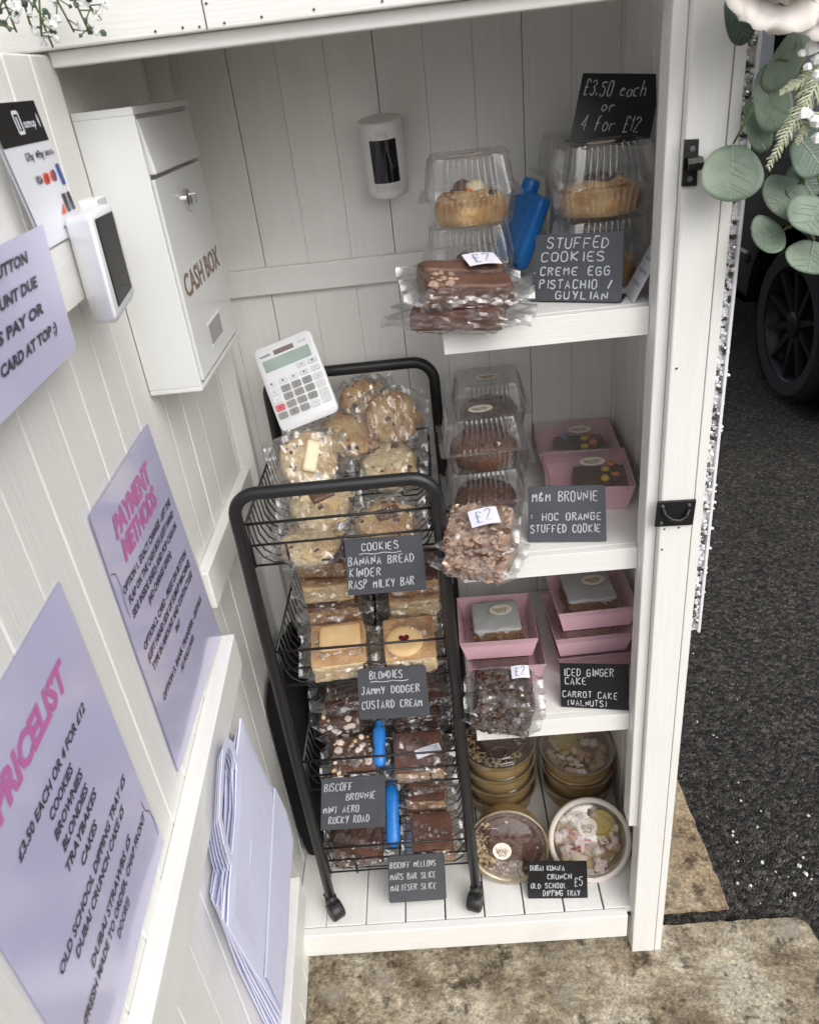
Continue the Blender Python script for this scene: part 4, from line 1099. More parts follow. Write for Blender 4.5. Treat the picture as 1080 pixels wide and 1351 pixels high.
# ---- tier 3: wrapped rocky road and brownies
st_item('mallow', (463, 1008), .078, .354, 10, 4, 41, 'marshmallow brownie at the front left of third basket', w=.080, h=.038)
st_item('brownie', (455, 975), .170, .352, 0, 0, 47, 'lowest brownie behind the front left marshmallow brownie', w=.078, h=.034)
st_item('mallow', (452, 965), .168, .390, 10, -4, 42, 'marshmallow and nut brownie behind the front left one in third basket', w=.080, h=.034)
st_item('brownie', (455, 930), .172, .430, 10, 6, 43, 'plain dark wrapped brownie at the back left of third basket', w=.08, fin=.03)
st_item('slice', (550, 1003), .078, .352, 12, 2, 44, 'wrapped caramel layered slice at the front right of third basket', w=.084, h=.036, lab=(.045, .018, .0225, .018, -.005, 14, ''))
st_item('brownie', (550, 965), .170, .352, 0, 0, 48, 'lowest dark brownie behind the caramel layered slice', w=.08, h=.034)
st_item('brownie', (550, 962), .170, .390, 10, 3, 45, 'dark wrapped brownie behind the caramel layered slice', w=.084, h=.034)
st_item('brownie', (555, 925), .175, .430, 10, 0, 46, 'dark wrapped brownie at the back right of third basket', w=.08)
# ---- tier 4
st_item('plain', (466, 1112), .085, .122, 6, 2, 51, 'flat wrapped brownie alone on the left of lowest basket', w=.095, h=.03)
st_item('slice', (567, 1098), .080, .130, 8, 2, 52, 'wrapped caramel slice at the front right of lowest basket', w=.076, h=.046)
st_item('slice', (562, 1060), .170, .124, 0, 0, 54, 'lowest caramel slice behind the front one in lowest basket', w=.074, h=.036)
st_item('slice', (562, 1060), .170, .163, 6, -3, 53, 'brown topped slice behind the front one in lowest basket', w=.076, h=.036)
st_item('plain', (562, 1040), .176, .202, 8, 5, 55, 'topmost wrapped brownie at the back of lowest basket', w=.076, h=.034)

# ------------------------------------------------------------------ blue ice packs
def ice_pack(label, P, r=.012, wid=.02):
    root = thing('ice_pack', label, 'ice pack', P[0], 'blue ice packs')
    mb = MB(); loops = []
    n = len(P)
    for i, p in enumerate(P):
        t = (P[min(n - 1, i + 1)] - P[max(0, i - 1)]).normalized(); x = Vector((1, 0, 0)); y = t.cross(x).normalized()
        s = .55 if i in (0, n - 1) else 1
        l = []
        for k in range(20):
            a = 2 * math.pi * k / 20; ca, sa = math.cos(a), math.sin(a); q = (abs(ca) ** 3 + abs(sa) ** 3) ** (-1 / 3)
            w = wid * s * (1 - .18 * math.exp(-((i / (n - 1) - .45) / .06) ** 2))
            l.append(p + x * (w * q * ca) + y * (r * s * q * sa))
        loops.append(l)
    mb.loft(loops, True, True); mb.build('shell', M['blue'], root, smooth=True, auto=50)
    e = P[-1]; d = (P[-1] - P[-2]).normalized()
    mb = MB(); mb.tube([e - d * .002, e + d * .008], [.007, .006], 12); mb.build('cap', M['blue'], root, smooth=True, auto=40)
    return root
def interp(a, b, n=9, bow=0):
    return [a.lerp(b, i / n) + Vector((0, 0, bow * math.sin(math.pi * i / n))) for i in range(n + 1)]
ipk = thing('ice_pack', 'blue ice pack leaning between the cookie boxes on top shelf', 'ice pack', (0, 0, 0), 'blue ice packs')
pb, pt = at(689, 358, 1, .20), at(722, 262, 1, .20)
pb.z = max(pb.z, Z1 + .004)
az_ = (pt - pb).normalized(); ay_ = Vector((-.42, 1, 0)).normalized(); ax_ = ay_.cross(az_).normalized(); ay_ = az_.cross(ax_)
IM = Matrix.Translation((pb + pt) / 2 + ay_ * .040) @ Matrix((ax_, ay_, az_)).transposed().to_4x4()
mb = MB(); block(mb, .021, .080, (pt - pb).length, 5, .0006, .008, 20); mb.build('shell', M['blue'], ipk, smooth=True, local=True)
mb = MB(); block(mb, .004, .046, (pt - pb).length * .72, 6, .0004, .0018, 20, Matrix.Translation((-.0095, 0, 0))); mb.build('moulded_panel', M['blue'], ipk, smooth=True, local=True)
mb = MB(); mb.lathe([(.002, -.004), (.012, -.004), (.012, .010), (.010, .014), (.002, .014)], 20, Matrix.Translation((0, .012, (pt - pb).length / 2))); mb.build('cap', M['blue'], ipk, smooth=True, local=True, auto=40)
pose(ipk, IM)
ice_pack('blue ice pack between the brownies in the third basket', interp(atz(501, 1012, .36), atz(500, 958, .395), 9), .013, .011)
ice_pack('blue ice pack standing between the bakes in the lowest basket', interp(atz(519, 1118, .125), atz(516, 1035, .185), 10), .014, .0135)

# ------------------------------------------------------------------ clear clamshell boxes with cookies
def rrect(w, d, r, z, n=6, per=44, rib=0.0):
    """closed rounded-rectangle loop with evenly spaced points on its sides; rib pushes alternate points out"""
    P = []
    segs = [((w / 2, -d / 2 + r), (w / 2, d / 2 - r), (1, 0)), ((w / 2 - r, d / 2), (-w / 2 + r, d / 2), (0, 1)), ((-w / 2, d / 2 - r), (-w / 2, -d / 2 + r), (-1, 0)), ((-w / 2 + r, -d / 2), (w / 2 - r, -d / 2), (0, -1))]
    cs = [(w / 2 - r, d / 2 - r, 0), (-w / 2 + r, d / 2 - r, 90), (-w / 2 + r, -d / 2 + r, 180), (w / 2 - r, -d / 2 + r, 270)]
    for (a, b, nn), (cx, cy, a0) in zip(segs, cs):
        for i in range(per):
            t = i / per; o = rib * (1 if (i // 2) % 2 else 0) if .12 < t < .88 else 0
            P.append(Vector((a[0] + (b[0] - a[0]) * t + nn[0] * o, a[1] + (b[1] - a[1]) * t + nn[1] * o, z)))
        for k in range(n):
            an = R(a0 + 90 * k / n); P.append(Vector((cx + r * math.cos(an), cy + r * math.sin(an), z)))
    return P
G_CL = 'clear hinged cookie boxes'
def make_clam(label):
    root = thing('cookie_box', label, 'cookie box', (0, 0, 0), G_CL)
    W_, D_ = .130, .120
    mb = MB()
    mb.loft([rrect(W_ - .040, D_ - .040, .012, .0005), rrect(W_ - .034, D_ - .034, .013, .0), rrect(W_ - .029, D_ - .029, .013, .003, rib=.0020), rrect(W_ - .02, D_ - .02, .012, .034, rib=.0020), rrect(W_ - .018, D_ - .018, .012, .036), rrect(W_, D_, .006, .037)], True, False)
    mb.build('base', M['clam'], root, smooth=True, local=True, auto=28)
    mb = MB()
    mb.loft([rrect(W_ + .002, D_ + .002, .006, .0385), rrect(W_ - .016, D_ - .016, .011, .0395), rrect(W_ - .018, D_ - .018, .011, .044, rib=.0020), rrect(W_ - .030, D_ - .030, .011, .080, rib=.0020), rrect(W_ - .034, D_ - .034, .011, .084), rrect(W_ - .046, D_ - .046, .011, .0838), rrect(W_ - .052, D_ - .052, .010, .0815)], False, True)
    mb.build('lid', M['clam'], root, smooth=True, local=True, auto=28)
    sticker(root, .0, .0, .0826)
    return root
def sticker(root, x, y, z, rx=.018, ry=.013, rz=8, Mx=None):
    T2 = (Mx or Matrix.Identity(4)) @ TR((x, y, z), 0, 0, rz)
    mb = MB(); l0 = [T2 @ Vector((rx * math.cos(2 * math.pi * k / 32), ry * math.sin(2 * math.pi * k / 32), 0)) for k in range(32)]
    mb.loft([l0, [p + (T2.to_3x3() @ Vector((0, 0, .0004))) for p in l0]], True, True)
    s_ = mb.build('sticker', M['sticker'], root, local=True)
    mb = MB(); squiggle(mb, lambda a, b: T2 @ Vector((a, b, .0008)), -rx * .65, rx * .65, 0, ry * .5, 2, .0012); squiggle(mb, lambda a, b: T2 @ Vector((a, b, .0008)), -rx * .4, rx * .4, -ry * .5, ry * .2, 5, .0008); mb.build('print', M['gold'], s_, local=True)
clam0 = make_clam('clear box with pale egg-topped cookie, upper of the left pair on top shelf')
CL = []
def front_mid(pxa, pxb, z):
    a, b = atz(*pxa, z), atz(*pxb, z); return (a + b) / 2, math.degrees(math.atan2(b.y - a.y, b.x - a.x))
def clam(c, rz, label, first=False):
    c = Vector(c)
    o = clam0 if first else dup(clam0, Matrix.Identity(4), label)
    o.matrix_local = TR(c, 0, 0, rz); o['label'] = label; CL.append(o); return o
clam((.410, .205, Z1 + .0005), -2, clam0['label'].replace('upper', 'lower'))
clam((.414, .185, Z1 + .0865), -3, clam0['label'], True)
clam((.572, .150, Z1 + .0005), 3, 'clear box with plain cookie, lower of the front right pair on top shelf')
clam((.573, .145, Z1 + .0865), 4, 'clear box with fruity golden cookie under the black price sign')
clam((.586, .288, Z1 + .0005), 0, 'clear cookie box on the shelf boards behind the fruity cookie boxes')
clam((.580, .290, Z1 + .0865), 2, 'clear cookie box raised behind the box that carries the black price sign')
clam((.408, .168, Z2 + .0005), 3, 'clear box with chocolate cookie at the front of middle shelf, lower')
clam((.409, .165, Z2 + .0865), 2, 'clear box with chocolate cookie stacked on the front one of middle shelf')
clam((.432, .293, Z2 + .0005), 0, 'clear box at the back of middle shelf, under another')
clam((.430, .293, Z2 + .0865), 0, 'clear box with dark crumbly cookie at the back of middle shelf, upper')
G_CK = 'stuffed cookies in clear boxes'
def stuffed(c, base, label, seed, top=None, r=.048, h=.036):
    mb = MB(); disc(mb, r, h, seed, .0028, None, 1.0); mats = [M[base], M['chip']]; rnd = random.Random(seed)
    mb.m = 1
    lumps(mb, [(rnd.uniform(-.6, .6) * r, rnd.uniform(-.75, .3) * r, h * .93) for _ in range(7)], .005, seed)
    mb.m = 0; lumps(mb, [(rnd.uniform(-.55, .55) * r, rnd.uniform(-.62, .55) * r, h * .94 - .001) for _ in range(26)], .006, seed + 9, .4)
    root = thing('cookie', label, 'cookie', (0, 0, 0), G_CK)
    mb.build('biscuit', mats, root, smooth=True, local=True, auto=50)
    if top == 'egg':
        q = MB(); q.m = 0
        for k, (x, y, tl_, yw) in enumerate(((.005, -.008, 50, 20), (-.010, .004, 25, -30))):
            T2 = TR((x, y, h * 1.02), tl_, 0, yw); q.m = k
            q.lathe([(.001, -.011), (.008, -.009), (.012, 0), (.011, .006), (.007, .013), (.001, .016)], 14, T2 @ Matrix.Rotation(R(90), 4, 'Y'))
        q.build('chocolate_egg', [M['cream'], M['milk']], root, smooth=True, local=True)
        q = MB(); lumps(q, [(-.004, -.018, h * .98), (-.001, -.024, h * .9), (.0, -.014, h * 1.0)], .006, 3); q.build('fondant', M['orange'], root, local=True)
    if top == 'disc':
        q = MB(); disc(q, .02, .01, seed, .0006, Matrix.Translation((0, 0, h * .95)), .3); q.build('chocolate_topping', M['chip'], root, smooth=True, local=True)
    if top == 'white':
        q = MB(); lumps(q, [(.02, -.03, h * .9)], .006, seed); q.build('white_chip', M['mallow'], root, local=True)
    root.location = Vector(c)
    return root
stuffed((.412, .203, Z1 + .003), 'gold_cookie', 'egg topped cookie in the lower left box on top shelf', 61, 'egg', .047, .030)
stuffed((.414, .183, Z1 + .0895), 'gold_cookie', 'egg topped golden cookie in the upper left box on top shelf', 62, 'egg', .049, .038)
stuffed((.573, .148, Z1 + .003), 'gold_cookie', 'golden cookie in the lower right box beside the tent card', 63, None)
stuffed((.573, .145, Z1 + .0895), 'gold_cookie', 'golden cookie with chocolate topping in the box under the black price sign', 64, 'disc', .050, .038)
stuffed((.408, .166, Z2 + .003), 'brownie', 'chocolate cookie in the lower front box of middle shelf', 65, None)
stuffed((.409, .163, Z2 + .0895), 'brownie', 'chocolate cookie with white chip in the stacked front box of middle shelf', 66, 'white', .050, .040)
stuffed((.430, .293, Z2 + .0895), 'brownie', 'dark chocolate cookie in the upper back box of middle shelf', 67, 'disc')

# ------------------------------------------------------------------ pink cake boxes
G_PK = 'pink cake boxes with clear sleeves'
PW, PD, PH = .130, .128, .044
def make_pink(label):
    root = thing('cake_box', label, 'cake box', (0, 0, 0), G_PK)
    mb = MB()
    def sq(w, d, z): return [Vector((w / 2, -d / 2, z)), Vector((w / 2, d / 2, z)), Vector((-w / 2, d / 2, z)), Vector((-w / 2, -d / 2, z))]
    i = .020
    mb.loft([sq(PW - i, PD - i, .0), sq(PW, PD, PH), sq(PW - .002, PD - .002, PH), sq(PW - i - .002, PD - i - .002, .0015)], True, True)
    mb.build('tray', M['pink'], root, local=True, bevel=.0006)
    mb = MB(); mb.loft([sq(PW + .001, PD + .001, PH - .008), sq(PW + .0015, PD + .0015, PH + .0008), sq(PW - .004, PD - .004, PH + .0015)], False, True)
    mb.build('clear_cover', M['film'], root, local=True)
    sticker(root, .01, .018, PH + .0016, .020, .0145, 6)
    return root
pk0 = make_pink('pink box with chocolate brownie dotted with sweets, front of middle shelf')
def pink(c, rz, label, first=False):
    o = pk0 if first else dup(pk0, Matrix.Identity(4), label)
    o['label'] = label; o.matrix_local = TR(c, 0, 0, rz); return o
pink((.5685, .187, Z2 + .0005), -6, pk0['label'], True)
pink((.572, .306, Z2 + .0022), -4, 'pink box at the back of middle shelf behind the sweet dotted brownie')
pink((.4235, .166, Z3 + .0005), -1, 'pink box under the left pink box on the lowest shelf')
pink((.4135, .178, Z3 + .047), -1, 'pink box with iced cake, upper of the left pair on lowest shelf')
pink((.572, .176, Z3 + .0005), 2, 'bottom one of the three stacked pink boxes behind the black cake sign')
pink((.566, .170, Z3 + .047), 2, 'middle one of the three stacked pink boxes behind the black cake sign')
pink((.573, .178, Z3 + .0935), 2, 'top one of the three stacked pink boxes, iced cake inside')
def cake(c, rz, kind, label, seed, w=.082, d=.078, h=.026):
    root = thing('iced_cake' if kind == 'iced' else 'sweet_brownie', label, 'cake' if kind == 'iced' else 'brownie', (0, 0, 0), 'cakes in pink boxes')
    rnd = random.Random(seed)
    if kind == 'iced':
        h = .036; w *= .96
        mb = MB(); block(mb, w, d, h, seed, .004, .005, 60, Matrix.Translation((0, 0, h / 2))); mb.build('sponge', M['carrot'], root, smooth=True, local=True, auto=40)
        mb = MB()
        loops = []
        for q, (s, z) in enumerate(((1.0, -.002), (1.03, -.001), (1.025, .0025), (.985, .0042), (.93, .0046), (.75, .0046), (.4, .0048))):
            l = []
            for p in rrect(w * s, d * s, .006 * s, h + z - .001, 4, 22):
                ang = math.atan2(p.y, p.x); e = 1 + .035 * nz((math.cos(ang) * 3, math.sin(ang) * 3, seed), 1.2, seed); p.x *= e; p.y *= e
                if q in (0, 1): p.z -= .034 * max(0, nz((p.x, p.y, 0), 85, seed) - .05) - .001
                else: p.z += .0022 * nz((p.x, p.y, 0), 55, seed)
                l.append(p)
            loops.append(l)
        mb.loft(loops, False, True); mb.build('icing', M['icing'], root, smooth=True, local=True, auto=50)
        cr = MB(); lumps(cr, [(rnd.uniform(-.5, .5) * w, -d * .52 + rnd.uniform(-.004, .002), rnd.uniform(.004, .03)) for _ in range(22)] + [(rnd.choice((-1, 1)) * w * .52, rnd.uniform(-.5, .5) * d, rnd.uniform(.004, .03)) for _ in range(16)], .0042, seed); cr.build('crumb', M['carrot'], root, local=True)
    else:
        mb = MB(); block(mb, w, d, h, seed, .0016, .004, 60, Matrix.Translation((0, 0, h / 2))); mb.m = 1
        for q in range(11):
            o = -.6 + 1.2 * q / 10
            pts = []
            for t in range(9):
                x = -.46 + .92 * t / 8; y = o + x * .9 + .03 * math.sin(t + q)
                if abs(y) < .47: pts.append((x * w, y * d, h + .001))
            if len(pts) > 1: mb.tube(pts, .0011, 5)
        mb.build('brownie', [M['brownie'], M['milk']], root, smooth=True, local=True, auto=40)
        for k, (x, y, c_) in enumerate(((.1, .18, 'yellow'), (.22, .40, 'orange'), (.26, -.06, 'orange'), (.06, -.22, 'yellow'), (-.28, .30, 'teal'))[:4 if seed == 71 else 5]):
            q = MB(); q.lathe([(.001, -.004), (.0055, -.003), (.0072, 0), (.0055, .003), (.001, .004)], 16, TR((x * w, y * d, h + .0042), rnd.uniform(-20, 20))); q.build('sweet', M[c_], root, smooth=True, local=True)
    root.matrix_local = TR(c, 0, 0, rz)
    return root
cake((.590, .186, Z2 + .003), -6, 'brownie', 'swirled brownie with yellow and orange sweets in front pink box', 71)
cake((.580, .300, Z2 + .005), -4, 'brownie', 'brownie with blue and orange sweets in the back pink box', 72)
cake((.421, .166, Z3 + .003), 0, 'brownie', 'plain topped cake in the lower left pink box', 73, h=.03)
cake((.414, .186, Z3 + .0495), 0, 'iced', 'white iced cake in the upper left pink box on lowest shelf', 74)
cake((.566, .180, Z3 + .0495), 2, 'iced', 'white iced cake in the middle box of three stacked pink boxes', 75)
cake((.572, .186, Z3 + .096), 2, 'iced', 'white iced cake in the top box of three stacked pink boxes', 76)
# ------------------------------------------------------------------ unboxed, bagged bakes on the shelves
G_BG = 'bagged brownies at the shelf ends'
def xy(px, py, z): return atz(px, py, z)
p = xy(606, 413, Z1 + .013); wrapped('bar', 'bagged milk chocolate brownie under another at the left of top shelf', TR(p, 2, 2, -12), 81, .108, .07, .022, group=G_BG, fin=.034, puff=.005)
p = xy(612, 376, Z1 + .045); wrapped('bar', 'bagged chocolate bar brownie with white label, upper one on top shelf', TR(p, 12, 7, 6), 82, .104, .072, .026, group=G_BG, lab=(.04, .032, .024, .022, .016, 8, '£2'), fin=.024, puff=.005)
p = xy(634, 734, Z2 + .015); wrapped('rocky', 'bagged nut topped brownie lying under another on middle shelf', TR(p, 4, 0, -24), 83, .088, .074, .028, group=G_BG, fin=.018, puff=.004)
p = xy(632, 700, Z2 + .046); wrapped('rocky', 'bagged nut topped brownie with white price label on middle shelf', TR(p, 12, 0, -14), 84, .088, .078, .028, group=G_BG, lab=(.04, .034, .022, .008, .004, 20, '£2'), fin=.012, puff=.004)
p = xy(664, 938, Z3 + .020); wrapped('oreo', 'bagged dark crumb brownie lying under another on lowest shelf', TR(p, 4, 0, -18), 85, .09, .07, .032, group=G_BG, fin=.02, puff=.005)
p = xy(664, 914, Z3 + .054); wrapped('oreo', 'bagged dark crumb brownie with pale price label on lowest shelf', TR(p, 12, 0, -4), 86, .09, .074, .03, group=G_BG, lab=(.028, .024, .025, .028, .02, 2, '£2'), fin=.018, puff=.005)

# ------------------------------------------------------------------ kraft tubs on the floor
G_TB = 'round kraft dessert tubs'
RB = .076; HB = .046
def make_tub(label):
    root = thing('dessert_tub', label, 'tub', (0, 0, 0), G_TB)
    mb = MB(); mb.lathe([(.002, 0), (RB - .012, .0), (RB - .010, .001), (RB - .001, HB - .002), (RB + .0015, HB - .001), (RB + .0015, HB + .001), (RB - .001, HB + .0012), (RB - .003, HB - .002), (RB - .012, .003), (.002, .003)], 56)
    mb.build('bowl', M['kraft'], root, smooth=True, local=True, auto=45)
    mb = MB(); mb.lathe([(RB + .003, HB - .004), (RB + .0032, HB + .002), (RB - .002, HB + .004), (RB - .006, HB + .0035), (RB - .009, HB + .0005), (RB - .022, HB + .0015), (RB - .024, HB + .0025), (.002, HB + .0025)], 56, cap=False)
    for rr in (RB - .004, RB - .010, RB - .023):
        mb.lathe([(rr - .0012, HB + .0028), (rr, HB + .0046), (rr + .0012, HB + .0028)], 56, cap=False)
    mb.build('lid', M['lid'], root, smooth=True, local=True, auto=40)
    return root
tub0 = make_tub('kraft tub at the bottom of the left stack on cabinet floor')
def tub(Mx, label, first=False):
    o = tub0 if first else dup(tub0, Matrix.Identity(4), label)
    o['label'] = label; o.matrix_local = Mx; return o
PT = .0405
LS, RS = Vector((.407, .278, 0)), Vector((.573, .282, 0))
names_l = ['kraft tub at the bottom of the left stack on cabinet floor', 'kraft tub second from the floor in the left stack', 'kraft tub third from the floor in the left stack', 'topmost kraft tub of the left stack, chocolate visible inside']
for k in range(4): tub(TR(LS + Vector((rnd.uniform(-.002, .002), rnd.uniform(-.002, .002), .0006 + (HB + .0034) * k * .82)), 0, 0, k * 20) if 0 else TR(LS + Vector((.001 * (k % 2), -.001 * k, .0006 + .0405 * k)), 0, 0, k * 20), names_l[k], k == 0)
names_r = ['kraft tub at the bottom of the right stack on cabinet floor', 'middle kraft tub of the right stack on cabinet floor', 'topmost kraft tub of the right stack with biscuit pieces inside']
for k in range(3): tub(TR(RS + Vector((.001 * (k % 2), -.001 * k, .0006 + .0405 * k)), 0, 0, k * 33), names_r[k])
# two tubs propped on their rims to show their lids
def lid_pose(bottom, lean, rz=0):
    """the tub standing on its rim: lid faces the camera side, its lowest rim point at 'bottom'"""
    A = Matrix.Rotation(R(rz), 4, 'Z') @ Matrix.Rotation(R(90 - lean), 4, 'X')
    low = A @ Vector((0, -(RB + .003), HB)); return Matrix.Translation(Vector(bottom) - low) @ A
TL_, TR2 = lid_pose((.403, .062, .001), 20, -4), lid_pose((.5665, .054, .001), 36, 3)
tl = tub(TL_, 'tilted kraft tub of chocolate dessert with round cream sticker')
trt = tub(TR2, 'tilted tub with pale frosted sweets under its shiny lid')
def filling(kind, Mx, label, seed, z=.034):
    root = thing('chocolate_dessert' if kind == 'choc' else 'dipping_treats', label, 'dessert', (0, 0, 0), 'desserts inside the tubs')
    rnd = random.Random(seed); mb = MB(); R1 = RB - .006
    if kind == 'choc':
        loops = []
        for r_ in [R1] + [R1 * (.97 - .96 * q / 22) for q in range(23)]:
            l = []
            for k in range(90):
                a = 2 * math.pi * k / 90; p = Vector((r_ * math.cos(a), r_ * math.sin(a), z))
                p.z += (.004 * math.sin(190 * (p.x + .03 * nz(p, 18, seed)) + 7 * nz((p.y, p.x, 0), 20, seed + 2)) + .003 * nz(p, 60, seed)) if r_ < R1 else -.006
                l.append(p)
            loops.append(l)
        mb.loft(loops, False, True); mats = [M['ganache'], M['blondie'], M['milk']]
        mb.m = 2
        for q in range(5):
            a0 = rnd.uniform(0, 6.28); c_ = (R1 * .45 * math.cos(a0), R1 * .45 * math.sin(a0)); pts = []
            for t in range(14):
                a = a0 + t * .42; r_ = .008 + .018 * t / 13; pts.append((c_[0] + r_ * math.cos(a) * 1.3, c_[1] + r_ * math.sin(a), z + .004))
            mb.tube(pts, [.0012 + .0022 * math.sin(math.pi * t / 13) for t in range(14)], 6)
        mb.m = 1; lumps(mb, [(R1 * q * math.cos(a), R1 * q * math.sin(a), z + .003) for a, q in [(rnd.gauss(3.6, .9), rnd.uniform(.62, .93)) for _ in range(40)]], .004, seed)
        for _ in range(40):
            a, q = rnd.gauss(3.9, 1.0), rnd.uniform(.55, .9); c_ = Vector((R1 * q * math.cos(a), R1 * q * math.sin(a), z + .004)); d_ = Vector((rnd.uniform(-1, 1), rnd.uniform(-1, 1), rnd.uniform(-.2, .3))).normalized() * .007
            mb.tube([c_ - d_, c_, c_ + d_], .0009, 4)
    else:
        mats = [M['cookie'], M['mallow'], M['cream'], M['red'], M['biscuit'], M['sugar']]
        mb.m = 0; mb.lathe([(R1, .006), (R1 * .9, z - .014), (.002, z - .014)], 40)
        for _ in range(60):
            a = rnd.uniform(0, 6.28); r_ = R1 * .88 * math.sqrt(rnd.random()); mb.m = rnd.choice([1, 1, 5, 2, 0]) if kind == 'mixed' else rnd.choice([0, 4, 1])
            block(mb, rnd.uniform(.012, .022), rnd.uniform(.012, .02), rnd.uniform(.010, .014), rnd.randrange(99), .0018, .005, 90, TR((r_ * math.cos(a), r_ * math.sin(a), z - .004), rnd.uniform(-30, 30), rnd.uniform(-30, 30), rnd.uniform(0, 180)))
        if kind == 'mixed':
            mb.m = 3; lumps(mb, [(rnd.uniform(-.6, .1) * R1, rnd.uniform(-.5, .5) * R1, z + .006) for _ in range(14)], .003, seed)
    root_o = mb.build('dessert', mats, root, smooth=True, local=True, auto=45)
    if kind != 'choc':     # little pot of yellow sauce
        T2 = Matrix.Translation((.026 if kind == 'mixed' else -.02, .028, 0))
        q = MB(); q.lathe([(.02, z - .02), (.025, z + .008), (.023, z + .008), (.022, z + .003), (.002, z + .003)], 30, T2); q.build('sauce_pot', M['paste'], root, smooth=True, local=True, auto=40)
    root.matrix_local = Mx
    return root
filling('choc', TR(LS + Vector((0, 0, .0006 + .0405 * 3)), 0, 0, 30), 'swirled dark chocolate dessert in the topmost left tub', 91)
filling('treats', TR(RS + Vector((0, -.002, .0006 + .0405 * 2)), 0, 0, 0), 'biscuit pieces in the topmost tub of the right stack', 92)
filling('choc', TL_, 'swirled chocolate dessert behind the lid with round cream sticker', 93)
filling('mixed', TR2, 'pink and cream dipping sweets with yellow sauce in the tilted tub', 94)
sticker(tl, -.012, -.006, HB + .0032, .018, .018, 0)
q = MB(); q.lathe([(RB + .001, HB - .004), (RB + .0042, HB - .003), (RB + .0046, HB + .002), (RB + .001, HB + .0046), (RB - .004, HB + .0046), (RB - .0055, HB + .003)], 56, cap=False); q.build('rim', M['kraft_in'], trt, smooth=True, local=True)
sticker(trt, -.002, .026, HB + .0032, .019, .018, -10)

# ------------------------------------------------------------------ calculator
ctl, ctr, cbl_, cbr_ = at(331, 466, 1, .262), at(403, 434, 1, .262), at(373, 570, 1, .205), at(452, 541, 1, .205)
ex = ((ctr - ctl) + (cbr_ - cbl_)).normalized(); ey = ((ctl - cbl_) + (ctr - cbr_)); ey = (ey - ex * ey.dot(ex)).normalized(); ez = ex.cross(ey)
cc = (ctl + ctr + cbl_ + cbr_) / 4; cw = ((ctr - ctl).length + (cbr_ - cbl_).length) / 2; chh = ((ctl - cbl_).length + (ctr - cbr_).length) / 2
CM = Matrix.Translation(cc) @ Matrix((ex, ey, ez)).transposed().to_4x4()
cal = thing('calculator', 'white desk calculator leaning on the trolley above the cookies', 'calculator', (0, 0, 0))
def cxy(x, y, z=0): return Vector(((x - .5) * cw, (y - .5) * chh, z))
mb = MB(); P = [Vector(((x - .5) * cw, (y - .5) * chh, 0)) for x, y in rounded(cw, chh, .010)]
mb.loft([[p * .97 + Vector((0, 0, -.012)) for p in P], [p + Vector((0, 0, -.006)) for p in P], [p + Vector((0, 0, -.0015)) for p in P], [p * .97 for p in P]], True, True); mb.build('case', M['white_plastic'], cal, local=True, smooth=True, auto=50)
def cbox(name, x, y, w, h, m_, z=.001, r=.002, par=None, th=None):
    P = [cxy(x + (a - .5) * w, y + (b - .5) * h) for a, b in rounded(w * cw, h * chh, min(r, .45 * min(w * cw, h * chh)))]
    q = MB(); q.loft([[p - Vector((0, 0, .001)) for p in P], [p + Vector((0, 0, z)) for p in P]], True, True); return q.build(name, m_, par or cal, local=True)
cbox('display', .50, .775, .80, .135, M['lcd'], .0006, .001)
cbox('solar_panel', .50, .895, .34, .055, M['solar'], .0006, .001)
q = MB(); put_text(q, 'CASIO', lambda x, y: cxy(x, y, .0005), .18, .885, .022, 'c', .03, 0, 1, .18); put_text(q, 'MX-8B', lambda x, y: cxy(x, y, .0005), .82, .90, .012, 'c', .0, 0, 1, .13); q.build('lettering', M['ink'], cal, local=True)
kx = [.13, .325, .51, .695, .885]
rows = [(.655, [('', None), ('', None), ('', None), ('%', 3), ('MU', 4)]), (.565, [('MC', 0), ('MR', 1), ('M-', 2), ('M+', 3), ('÷', 4)]),
        (.47, [('+/-', 0), ('7', 1), ('8', 2), ('9', 3), ('×', 4)]), (.375, [('▸', 0), ('4', 1), ('5', 2), ('6', 3), ('-', 4)]), (.28, [('AC', 0), ('1', 1), ('2', 2), ('3', 3), ('+', 4)]), (.185, [('0', 0), ('00', 1), ('.', 2), ('=', 3)])]
for ry, ks in rows:
    for t, kxi in ks:
        if kxi is None: continue
        num = t in '0123456789.00' and t != ''
        mt = M['key_red'] if t == 'AC' else (M['key_grey'] if num else M['key_white'])
        hh = .075 if ry < .5 else .06
        yy = ry
        if t == '+': yy, hh = .235, .165
        kb = cbox('key', kx[kxi], yy, .15, hh, mt, .0022, .002)
        q = MB(); put_text(q, '>' if t == '▸' else ('x' if t == '×' else t), lambda x, y: cxy(x, y, .0026), kx[kxi], yy - .012, .026, 'c', .02, 0, .7); q.build('legend', M['ink'], kb, local=True)
pose(cal, CM)

# ------------------------------------------------------------------ black bag behind the trolley
bgt = thing('black_bag', 'black fabric bag stood between left wall and trolley', 'bag', (.02, .25, 0))
mb = MB()
vs = []
for p in cube_shell(10)[0]:
    q = Vector((.024 + p.x * .034, .235 + p.y * .105, .235 + p.z * .235))
    k = (abs(p.x) ** 6 + abs(p.y) ** 6 + abs(p.z) ** 6) ** (-1 / 6) if p.length > 0 else 1
    q = Vector((.024 + p.x * .035 * k, .235 + p.y * .11 * k, .235 + p.z * .235 * k))
    q += Vector((.004, .004, .004)) * nz(q, 14, 3); q.x = max(q.x, LW + .002); q.z = max(q.z, .001); vs.append(q)
mb.add(vs, cube_shell(10)[1]); mb.build('body', M['fabric'], bgt, smooth=True)
mb = MB(); mb.tube([(.03, .19, .45), (.035, .2, .50), (.035, .25, .515), (.03, .29, .50), (.03, .30, .45)], .007, 8); mb.build('strap', M['fabric'], bgt, smooth=True)
